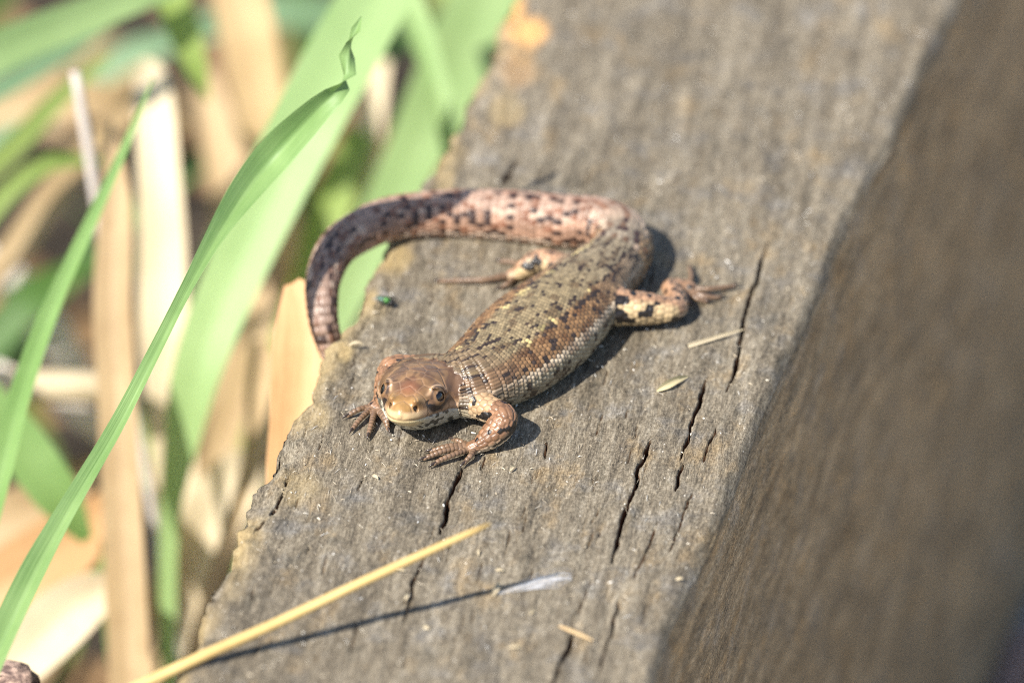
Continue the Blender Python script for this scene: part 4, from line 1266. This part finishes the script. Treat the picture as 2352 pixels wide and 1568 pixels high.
GB, DB = 'green blades beside the beam', 'dead blades and leaves beside the beam'
PLANTS = [
    # rows, material, fold, roll, wave, name, label, category, group
    ([(395, 1640, 60, 34), (388, 1500, 60, 38), (385, 1300, 58, 42), (395, 1150, 55, 50), (420, 1000, 52, 84), (450, 860, 50, 112), (500, 720, 50, 128), (560, 580, 50, 140), (630, 430, 50, 152), (700, 290, 50, 160), (770, 160, 52, 165), (850, 20, 55, 160), (930, -110, 58, 150)],
     'pale', .18, 8, 0, 'grass_blade', 'broad bright green grass blade rising behind the slender curl-tipped one', 'grass', GB),
    ([(-40, 1250, 12, 60), (0, 1100, 14, 60), (40, 940, 17, 56), (85, 800, 20, 50), (150, 640, 22, 40), (215, 500, 24, 32), (270, 380, 25, 24), (320, 260, 26, 14), (352, 180, 27, 4)],
     'green', .5, 20, 0, 'grass_blade', 'thin straight green grass blade crossing in front of the whitish dead stem', 'grass', GB),
    ([(770, 760, 78, 60), (820, 640, 80, 95), (870, 520, 82, 110), (940, 380, 85, 130), (1010, 240, 88, 160), (1080, 90, 92, 170), (1140, -60, 95, 160)],
     'pale', .2, 10, .05, 'grass_blade', 'wide pale green blade leaning along the far edge of the beam behind the tail', 'grass', GB),
    ([(1060, 480, 70, 30), (1012, 240, 72, 50), (965, 80, 75, 62), (915, -50, 78, 66)], 'pale', .3, -12, 0, 'grass_blade', 'pale streaked green blade crossing the wide one by the beam edge', 'grass', GB),
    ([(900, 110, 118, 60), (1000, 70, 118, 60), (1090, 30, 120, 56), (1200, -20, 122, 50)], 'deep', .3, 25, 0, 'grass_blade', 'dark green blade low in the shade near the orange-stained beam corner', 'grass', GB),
    ([(-60, 150, 60, 92), (60, 90, 62, 92), (180, 45, 64, 86), (340, -20, 66, 74), (450, -60, 68, 60)], 'pale', .25, 5, 0, 'grass_blade', 'broad pale green blade arching above the whitish dead stem', 'grass', GB),
    ([(-60, 235, 82, 60), (60, 170, 84, 56), (160, 110, 86, 46), (250, 50, 88, 30)], 'blue', .25, 15, 0, 'grass_blade', 'bluish green blade under the arching pale one', 'grass', GB),
    ([(365, -120, 72, 60), (400, 0, 72, 76), (425, 80, 72, 74), (448, 150, 72, 56), (478, 230, 74, 8)], 'lime', .3, 0, 0, 'grass_blade', 'yellow-green blade tip hanging down over dark soil', 'grass', GB),
    ([(520, 50, 135, 70), (640, 25, 136, 84), (800, 35, 138, 84), (940, 15, 140, 70)], 'blue', .3, 15, 0, 'grass_blade', 'dull blue-green blade lying level behind the tan dead leaf', 'grass', GB),
    ([(-50, 880, 48, 60), (20, 975, 48, 100), (80, 1065, 48, 118), (140, 1150, 48, 100), (200, 1240, 50, 30)], 'green', .15, 6, 0, 'grass_blade', 'short wide green blade pointing down beneath the cream straw', 'grass', GB),
    ([(300, 1700, 60, 40), (266, 1480, 58, 44), (256, 1380, 56, 36), (234, 1240, 54, 8)], 'green', .4, 10, 0, 'grass_blade', 'small young green blade beside the thick tan stem foot', 'grass', GB),
    ([(-60, 420, 78, 50), (40, 330, 80, 52), (130, 230, 82, 46), (250, 130, 84, 16)], 'lime', .3, 8, 0, 'grass_blade', 'soft green blade slanting up to the bluish one', 'grass', GB),
    ([(-60, 540, 66, 46), (30, 430, 67, 48), (120, 372, 68, 42), (240, 372, 70, 14)], 'lime', .3, 8, 0, 'grass_blade', 'yellowish green blade bending over level behind the whitish stem', 'grass', GB),
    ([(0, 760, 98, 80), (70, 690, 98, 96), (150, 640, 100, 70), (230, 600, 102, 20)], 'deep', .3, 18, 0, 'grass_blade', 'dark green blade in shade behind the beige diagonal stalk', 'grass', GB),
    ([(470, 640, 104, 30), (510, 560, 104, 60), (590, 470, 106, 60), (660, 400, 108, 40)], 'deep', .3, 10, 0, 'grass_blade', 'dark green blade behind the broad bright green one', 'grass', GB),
    ([(700, 640, 95, 60), (735, 540, 96, 90), (780, 420, 98, 90), (830, 300, 100, 70)], 'lime', .3, 0, 0, 'grass_blade', 'yellow-green blade deep behind the curled tail', 'grass', GB),
    # dead
    ([(430, 1700, 78, 80), (415, 1300, 76, 90), (398, 1000, 74, 105), (380, 760, 72, 116), (376, 560, 72, 110), (368, 400, 72, 98), (358, 260, 74, 92), (345, 175, 80, 70), (318, 165, 92, 40)],
     'cream', .35, 12, .06, 'dead_leaf', 'tall cream dead blade folded over at its tip', 'leaf', DB),
    ([(262, 700, 56, 24), (240, 590, 55, 27), (225, 480, 52, 28), (200, 320, 50, 28), (172, 165, 48, 22)], 'white', 0, 0, 0, 'dead_stalk', 'thin whitish dead stem with a broken top', 'stem', DB),
    ([(310, 1700, 46, 96), (296, 1400, 46, 98), (284, 1150, 46, 94), (272, 900, 46, 92), (262, 700, 47, 90), (268, 520, 49, 80), (266, 400, 51, 56), (252, 275, 54, 8)], 'tan', .5, 15, .05, 'dead_leaf', 'thick tan dead stalk blade tapering up to a cream point', 'leaf', DB),
    ([(-40, 660, 88, 60), (40, 570, 88, 70), (120, 450, 88, 70), (190, 370, 90, 62), (260, 290, 92, 50), (330, 200, 96, 40)], 'tan', .3, 10, .08, 'dead_stalk', 'beige dead stalk slanting behind the whitish stem', 'stem', DB),
    ([(-80, 884, 66, 74), (60, 886, 66, 76), (180, 889, 66, 76), (275, 894, 68, 70)], 'cream', 0, 0, 0, 'dead_stalk', 'level cream straw stalk behind the thin green blade', 'stem', DB),
    ([(660, 560, 102, 70), (640, 430, 100, 90), (615, 300, 98, 112), (592, 180, 97, 125), (570, 60, 96, 128), (540, -70, 96, 120)], 'tan', .4, 12, .08, 'dead_leaf', 'wide tan dead leaf standing behind the grass against dark soil', 'leaf', DB),
    ([(400, 1480, 78, 50), (425, 1370, 76, 110), (455, 1260, 73, 140), (500, 1165, 71, 140), (548, 1090, 71, 116), (590, 1046, 73, 40)], 'cream', .35, 0, .10, 'dead_leaf', 'rounded cream dead leaf beside the lower beam edge', 'leaf', DB),
    ([(630, 1220, 14, 40), (655, 1090, 13, 90), (690, 960, 12, 140), (705, 830, 12, 160), (700, 720, 13, 130), (672, 650, 15, 40)], 'peach', .2, 5, .08, 'dead_leaf', 'peach dead leaf pressed against the beam under the tail tip', 'leaf', DB),
    ([(-80, 1610, 42, 110), (40, 1520, 44, 150), (140, 1430, 47, 150), (225, 1360, 50, 100), (262, 1325, 52, 30)], 'cream', .5, 18, .12, 'dead_leaf', 'cream dead leaf over a dark hollow in the corner', 'leaf', DB),
    ([(-60, 1400, 62, 150), (60, 1320, 62, 170), (170, 1240, 64, 150), (260, 1150, 66, 70)], 'peach', .3, 12, .1, 'dead_leaf', 'peach dead leaf lying behind the lower end of the curl-tipped blade', 'leaf', DB),
    ([(-60, 1230, 80, 120), (60, 1180, 80, 130), (150, 1120, 82, 90), (230, 1060, 84, 40)], 'tan', .3, 12, .1, 'dead_leaf', 'tan dead leaf under the short wide green blade', 'leaf', DB),
    ([(90, 895, 74, 40), (165, 945, 74, 62), (230, 995, 76, 54), (310, 1060, 78, 16)], 'white', .4, 15, .1, 'dead_leaf', 'silvery pink dead leaf under the cream straw', 'leaf', DB),
    ([(470, 1130, 98, 60), (530, 1000, 98, 112), (580, 870, 98, 126), (600, 760, 99, 100), (590, 640, 101, 40)], 'tan', .4, 12, .1, 'dead_leaf', 'shaded tan dead leaf between the grass and the peach leaf', 'leaf', DB),
    ([(815, 640, 100, 60), (832, 440, 100, 70), (850, 280, 101, 66), (875, 140, 103, 40)], 'cream', .3, 10, .05, 'dead_stalk', 'cream dead stem upright behind the broad green blade', 'stem', DB),
    ([(520, 640, 112, 80), (535, 470, 112, 96), (505, 310, 114, 86), (470, 170, 116, 50)], 'tan', .3, 10, .08, 'dead_leaf', 'dull beige dead leaf behind the tall cream blade', 'leaf', DB),
    ([(-40, 590, 102, 60), (50, 680, 102, 90), (140, 810, 102, 90), (215, 920, 104, 40)], 'white', .4, 15, .1, 'dead_leaf', 'greyish dead leaf below the beige diagonal stalk', 'leaf', DB),
    ([(40, 250, 110, 60), (110, 230, 110, 90), (220, 235, 110, 90), (330, 260, 112, 60), (420, 300, 114, 30)], 'tan', .4, 15, .1, 'dead_leaf', 'tan dead leaf lying level behind the whitish stem top', 'leaf', DB),
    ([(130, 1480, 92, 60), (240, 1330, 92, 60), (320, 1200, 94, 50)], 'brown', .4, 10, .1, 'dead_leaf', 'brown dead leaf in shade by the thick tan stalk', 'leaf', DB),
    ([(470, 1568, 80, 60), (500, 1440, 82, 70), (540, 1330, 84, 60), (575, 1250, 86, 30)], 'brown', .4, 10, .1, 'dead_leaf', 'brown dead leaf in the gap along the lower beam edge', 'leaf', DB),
    ([(560, 1130, 60, 40), (600, 1010, 62, 70), (610, 880, 64, 80), (600, 780, 66, 40)], 'tan', .5, 25, .1, 'dead_leaf', 'curled tan dead leaf touching the peach leaf', 'leaf', DB),
]
for i, (rows, mk, fold, roll, wave, nm, lab, cat, grp) in enumerate(PLANTS):
    P = sight(rows)
    if nm == 'dead_stalk' and fold == 0:
        o = tube(nm, P, LEAF[mk], 12, 40)
    else:
        o = ribbon(nm, P, LEAF[mk], fold, roll, wave=wave, seed=i)
    tag(o, lab, cat, grp)

# the slender blade in focus, its tip rolled into a corkscrew: rows end with the turn about its own axis
rows = [(-70, 1660, -34, 70, 25), (0, 1490, -30, 68, 25), (75, 1330, -27, 66, 25), (150, 1190, -23, 52, 28), (270, 985, -18, 42, 30), (360, 810, -15, 36, 32), (430, 670, -11, 34, 30), (490, 560, -7, 46, 22),
        (560, 450, -3, 74, 12), (630, 360, -1, 86, 8), (700, 285, -3, 74, 6), (745, 238, -5, 58, 0), (772, 212, -5, 46, -15), (786, 190, -5, 38, -60), (794, 165, -5, 42, -140), (800, 140, -5, 42, -190), (805, 115, -5, 34, -225), (808, 95, -5, 26, -275),
        (814, 76, -5, 24, -340), (823, 58, -5, 17, -375), (829, 44, -5, 6, -380), (830, 38, -5, 1, -380)]
P = sight([r[:4] for r in rows])
tw = [rows[0][4]] * (len(P) - len(rows)) + [r[4] for r in rows]
P = np.hstack([P, np.array(tw, float)[:, None]])
o = ribbon('grass_blade', P, LEAF['slender'], 0.75, 0, seg=170, across=13)
tag(o, 'slender sharp green grass blade with a corkscrew tip beside the tail', 'grass', GB)

# litter further down between the stems
k = 0
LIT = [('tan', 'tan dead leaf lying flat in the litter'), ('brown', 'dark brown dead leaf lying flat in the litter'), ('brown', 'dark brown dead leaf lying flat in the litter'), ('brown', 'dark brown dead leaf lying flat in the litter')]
for _ in range(40):
    y = rng.uniform(-30, 250)
    x = xL(y) - rng.uniform(8, 115)
    z = GROUND_Z + rng.uniform(2, 16)
    a = rng.uniform(0, math.pi); ln = rng.uniform(20, 55); wd = rng.uniform(4, 13)
    dv = np.array([math.cos(a), math.sin(a), rng.uniform(-.15, .15)])
    t = np.linspace(-.5, .5, 5)
    pts = [[*(np.array([x, y, z]) + dv * ln * q + np.array([0, 0, 5 * (0.25 - q * q)]) + rng.normal(0, 1, 3)), wd * (1 - (2 * q) ** 4) + 0.4] for q in t]
    pts = np.array(pts); pts[:, 2] = np.maximum(pts[:, 2], GROUND_Z + 1.5)
    mk, lab = LIT[k % 4]
    o = ribbon('dead_leaf', pts, LEAF[mk], 0.4, rng.uniform(-50, 50), seg=16, across=7, wave=0.25, seed=k)
    tag(o, ('narrow ' if wd < 7 else 'broad ') + ('short ' if ln < 36 else 'long ') + lab, 'leaf', 'litter of ' + mk + ' leaves on the soil')
    k += 1
for _ in range(15):
    y = rng.uniform(85, 260)
    x = xL(y) - rng.uniform(10, 130)
    h = rng.uniform(35, 75); a = rng.uniform(-2.4, 2.4)
    lean = np.array([math.sin(a), math.cos(a), 0]) * rng.uniform(8, 45)
    b = np.array([x, y, GROUND_Z - 2]); wd = rng.uniform(1.5, 4.5)
    pts = [[*(b + lean * q ** 1.8 + np.array([0, 0, h * (q - 0.18 * q * q)])), wd * (1 - q ** 3) + 0.1] for q in np.linspace(0, 1, 6)]
    mk = ['green', 'deep', 'lime'][k % 3]
    o = ribbon('grass_blade', pts, LEAF[mk], 0.3, rng.uniform(-40, 40), seg=22, across=5, seed=k)
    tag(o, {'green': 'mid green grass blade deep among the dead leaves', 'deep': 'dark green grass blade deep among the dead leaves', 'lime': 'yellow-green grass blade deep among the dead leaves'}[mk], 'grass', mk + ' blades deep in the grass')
    k += 1
# ------------------------------------------------------------------ small things on the beam
def on_beam(u, v, z=0.15):
    return at_z(u, v, z)

# long straw leaning over the beam's edge
P = [[*at_z(440, 1518, 0.8), 1.08], [*at_z(640, 1428, 3.0), 0.98], [*at_z(820, 1342, 5.6), 0.88], [*at_z(980, 1268, 7.8), 0.74], [*at_z(1080, 1223, 9.0), 0.6], [*at_z(1126, 1203, 9.5), 0.4]]
back = np.array(P[0][:3]) - np.array(P[1][:3]); back /= np.linalg.norm(back)
q = [np.array(P[0][:3]) + back * t + np.array([0, 0, -t * t * 0.004]) for t in (120, 60, 24, 10)]
P = np.array([[*x, 1.12] for x in q] + P)
tag(tube('straw', P, LEAF['gold'], 12, 70), 'long golden straw leaning across the lower end of the beam', 'straw')

def strip(name, pts, mat, label, cat, width, fold=0.5, roll=0.0, grp=None):
    P = np.array([[*at_z(u, v, z), w] for (u, v, z), w in zip(pts, width)])
    o = ribbon(name, P, mat, fold, roll, seg=18, across=5)
    tag(o, label, cat, grp)
    return o

strip('straw_sliver', [(1580, 794, .35), (1620, 782, .5), (1665, 768, .6), (1709, 756, .5)], LEAF['cream'], 'short cream straw sliver lying by the long crack', 'straw', [.45, .4, .34, .1])
strip('seed_husk', [(1508, 897, .3), (1530, 885, .6), (1555, 872, .65), (1580, 864, .35)], LEAF['husk'], 'pale yellowish seed husk lying on the wood near the forearm', 'husk', [.25, .75, .6, .15], 0.9)
strip('pine_needle', [(1284, 1436, .35), (1310, 1447, .4), (1340, 1460, .4), (1362, 1470, .3)], LEAF['tan'], 'short orange-brown needle fragment across a crack', 'needle', [.2, .34, .32, .12], 0.6)
strip('chaff_flake', [(1130, 1370, .3), (1140, 1352, .5), (1150, 1336, .4)], LEAF['cream'], 'small cream chaff flake at the end of the clear seed wing', 'flake', [.1, .55, .12], 0.6)
strip('curled_husk', [(800, 793, .4), (812, 786, .8), (825, 786, .8), (834, 793, .45)], LEAF['cream'], 'tiny curled cream husk at the beam edge above the head', 'husk', [.15, .32, .3, .1], 0.6)

for i, (u, v, a, l) in enumerate([(918, 1310, 0.5, 1.1), (934, 1371, -0.9, 1.0), (1176, 1076, -0.7, 1.0), (1147, 1310, 0.4, 0.8), (1223, 1406, -0.5, 0.9), (1182, 1486, 0.3, 1.2), (1098, 1269, -1.3, 0.9), (979, 1443, 0.8, 0.6), (862, 1096, 1.2, 0.8), (1560, 1330, 0.2, 0.7)]):
    p0 = at_z(u, v, 0.25); dv = np.array([math.sin(a + 1.2), math.cos(a + 1.2), 0])
    P = np.array([[*(p0 + dv * l * t + [0, 0, 0.15 - 0.5 * t * t]), w] for t, w in ((-.5, .08), (-.15, .3), (.2, .26), (.5, .06))])
    tag(ribbon('chaff_flake', P, LEAF['cream'], 0.6, 0, seg=9, across=5, seed=i), 'tiny loose cream chaff flake on the bare wood', 'flake', 'loose chaff flakes on the beam')

def wing_material():
    m, N, L, B, O = new_mat('clear seed wing')
    B.inputs['Base Color'].default_value = (0.82, 0.84, 0.90, 1)
    B.inputs['Roughness'].default_value = 0.18
    B.inputs['Transmission Weight'].default_value = 0.0
    B.inputs['Specular IOR Level'].default_value = 0.8
    tr = N.new('ShaderNodeBsdfTransparent')
    ms = N.new('ShaderNodeMixShader')
    uv = N.new('ShaderNodeUVMap'); uv.uv_map = 'UVMap'
    n = noise(N, L, mapping(N, L, uv.outputs[0], (5, 2.0, 1)).outputs[0], 1.0, 3, 0.6)
    r = ramp(N, [(0.42, 0.04), (0.68, 0.55)]); L.new(n.outputs[0], r.inputs[0])
    L.new(r.outputs[0], ms.inputs[0]); L.new(tr.outputs[0], ms.inputs[1]); L.new(B.outputs[0], ms.inputs[2])
    L.new(ms.outputs[0], O.inputs['Surface'])
    return m
P = np.array([[*at_z(1140, 1362, .25), .2], [*at_z(1185, 1345, .6), 0.8], [*at_z(1240, 1326, .9), 1.6], [*at_z(1285, 1318, .8), 1.9], [*at_z(1312, 1318, .4), .9]])
o = ribbon('seed_wing', P, wing_material(), 0.9, -25, seg=26, across=9, wave=0.25, seed=4)
tag(o, 'translucent bluish white seed wing lying on the wood beside the straw shadow', 'wing')

# chewed woody lump in the grass by the corner leaf
def lump(name, centre, r, mat, label, cat, seed, sc=(1, 1, 1)):
    vs, fs = uv_sphere(1.0, 26, 16)
    vs = np.array(vs)
    f = 1 + 0.55 * (vnoise(vs[:, 0] * 2.1 + seed, vs[:, 1] * 2.1 + vs[:, 2] * 1.7, seed) - 0.5) + 0.3 * (vnoise(vs[:, 0] * 5 + seed, vs[:, 2] * 5 + vs[:, 1] * 3, seed + 1) - 0.5)
    vs = vs * f[:, None] * r * np.array(sc) + centre
    o = mesh_obj(name, vs, fs, mat)
    tag(o, label, cat)
    return o
def bark_material(name, a, b):
    m, N, L, B, O = new_mat(name)
    tc = N.new('ShaderNodeTexCoord')
    mp = mapping(N, L, tc.outputs['Object'], (1000, 1000, 1000))
    n = noise(N, L, mp.outputs[0], 0.7, 5, 0.7)
    r = ramp(N, [(0.40, a), (0.62, b)]); L.new(n.outputs[0], r.inputs[0]); L.new(r.outputs[0], B.inputs['Base Color'])
    B.inputs['Roughness'].default_value = 0.8
    bp = N.new('ShaderNodeBump'); bp.inputs['Distance'].default_value = 0.0006
    L.new(n.outputs[0], bp.inputs['Height']); L.new(bp.outputs[0], B.inputs['Normal'])
    return m
c0 = at_d(26, 1572, -2)
STUB = bark_material('broken stalk', (0.10, 0.06, 0.05), (0.55, 0.38, 0.29))
P = np.array([[c0[0] - 14, c0[1] + 4, GROUND_Z - 2, 4.6], [c0[0] - 8, c0[1] + 2, (GROUND_Z + c0[2]) / 2, 4.4], [c0[0] - 1, c0[1], c0[2] - 3, 5.0], [c0[0], c0[1], c0[2] + 1.2, 4.8], [c0[0], c0[1], c0[2] + 2.0, 3.2]])
tag(tube('broken_stalk', P, STUB, 14, 60, 0.22), 'broken pinkish brown stalk end beside the cream leaf in the corner', 'stalk')

# beyond the shaded side of the beam
s0 = at_z(2440, 1640, GROUND_Z + 6)
tag(lump('pebble', s0, 9.0, bark_material('pink stone', (0.50, 0.36, 0.31), (0.66, 0.50, 0.44)), 'x', 'stone', 5, (1.1, 1.4, 0.8)), 'rounded pinkish pebble at the foot of the beam on its shaded side', 'stone')
s1 = at_z(2450, 1500, GROUND_Z + 5)
tag(lump('pebble', s1, 8.0, bark_material('grey stone', (0.30, 0.31, 0.30), (0.46, 0.47, 0.45)), 'x', 'stone', 9, (1.1, 1.5, 0.7)), 'grey pebble next to the pinkish one at the foot of the beam', 'stone')

# ------------------------------------------------------------------ green fly
def fly():
    c = at_z(888, 690, 0.62)
    root = empty('fly', (c[0], c[1], 0.0))
    tag(root, 'tiny metallic green fly standing on the wood inside the tail loop', 'fly')
    def mt(name, col, metal, rough, alpha=1.0):
        m, N, L, B, O = new_mat(name)
        B.inputs['Base Color'].default_value = (*col, 1); B.inputs['Metallic'].default_value = metal; B.inputs['Roughness'].default_value = rough
        B.inputs['Alpha'].default_value = alpha
        return m
    green, dark = mt('metallic green', (0.045, 0.15, 0.03), 0.5, 0.4), mt('black insect leg', (0.012, 0.011, 0.010), 0, 0.35)
    teal = mt('metallic teal', (0.03, 0.12, 0.08), 0.6, 0.35)
    wing = mt('smoky wing', (0.25, 0.23, 0.22), 0, 0.2, 0.3)
    ax = np.array([0.80, -0.55, 0.0]); ax /= np.linalg.norm(ax); sd = np.array([-ax[1], ax[0], 0])
    def ball(nm, off, r, mat, h=0.62):
        vs, fs = uv_sphere(1.0, 14, 9)
        vs = np.array(vs)
        w = vs[:, :1] * r[0] * ax + vs[:, 1:2] * r[1] * sd + vs[:, 2:] * r[2] * np.array([0, 0, 1.0])
        o = mesh_obj(nm, w + ax * off + [0, 0, h], fs, mat, root)
    ball('abdomen', -0.62, (0.62, 0.34, 0.30), teal, 0.55)
    ball('thorax', 0.0, (0.46, 0.40, 0.38), green)
    ball('head', 0.55, (0.26, 0.36, 0.30), dark, 0.56)
    for s in (-1, 1):
        P = np.array([[*(ax * 0.0 + sd * s * 0.28 + [0, 0, .85]), .1], [*(-ax * 0.6 + sd * s * 0.5 + [0, 0, .85]), .55], [*(-ax * 1.35 + sd * s * 0.62 + [0, 0, .62]), .12]])
        o = ribbon('wing', P, wing, 0.1, 0, seg=8, across=3); o.parent = root
        for k, q in enumerate((-0.5, 0.05, 0.55)):
            reach = ax * (q * 1.6) + sd * s * 1.15
            P = np.array([[*(ax * q * 0.5 + sd * s * 0.25 + [0, 0, .5]), .12], [*(reach * 0.55 + [0, 0, .85]), .11], [*(reach + [0, 0, .03]), .07]])
            o = tube('leg', P, dark, 6, 8); o.parent = root
fly()

# ------------------------------------------------------------------ bleached wood fibres and dust on the beam top
def fibres():
    vs, fs = [], []
    def bit(x, y, ln, wd, ang, hgt, arch):
        d = np.array([math.sin(ang), math.cos(ang)]); nrm = np.array([d[1], -d[0]])
        b = len(vs)
        for t in (-.5, 0, .5):
            z = hgt + arch * (0.25 - t * t) * 4
            wv = wd * (1 - 1.2 * abs(t))
            for s in (-.5, .5):
                p = np.array([x, y]) + d * ln * t + nrm * wv * s
                vs.append((p[0], p[1], z))
            p = np.array([x, y]) + d * ln * t
            vs.append((p[0], p[1], z + wd * 0.5))
        for q in (0, 3):
            for e in ((0, 2), (2, 1), (1, 0)):
                fs.append((b + q + e[0], b + q + e[1], b + q + 3 + e[1], b + q + 3 + e[0]))
    for _ in range(2600):
        y = rng.uniform(-70, 60); f = rng.uniform(0.02, 0.985)
        x = xL(y) * (1 - f) + xR(y) * f
        fib = rng.random() < 0.75
        bit(float(x), y, rng.uniform(0.3, 1.1) if fib else rng.uniform(0.15, 0.5), rng.uniform(0.03, 0.07) if fib else rng.uniform(0.08, 0.2), GRAIN + rng.normal(0, 0.5 if fib else 1.5), rng.uniform(-0.05, 0.10), rng.uniform(0, 0.12))
    m, N, L, B, O = new_mat('bleached fibre')
    geo = N.new('ShaderNodeNewGeometry')
    r = ramp(N, [(0.0, (0.22, 0.17, 0.11)), (0.5, (0.42, 0.35, 0.25)), (0.85, (0.60, 0.54, 0.44)), (1.0, (0.78, 0.76, 0.72))])
    L.new(geo.outputs['Random Per Island'], r.inputs[0]); L.new(r.outputs[0], B.inputs['Base Color'])
    B.inputs['Roughness'].default_value = 0.6
    o = mesh_obj('dust_and_fibres', np.array(vs), fs, m, smooth=False)
    tag(o, 'pale wood fibres and dust specks strewn over the beam top', 'dust', kind='stuff')
fibres()
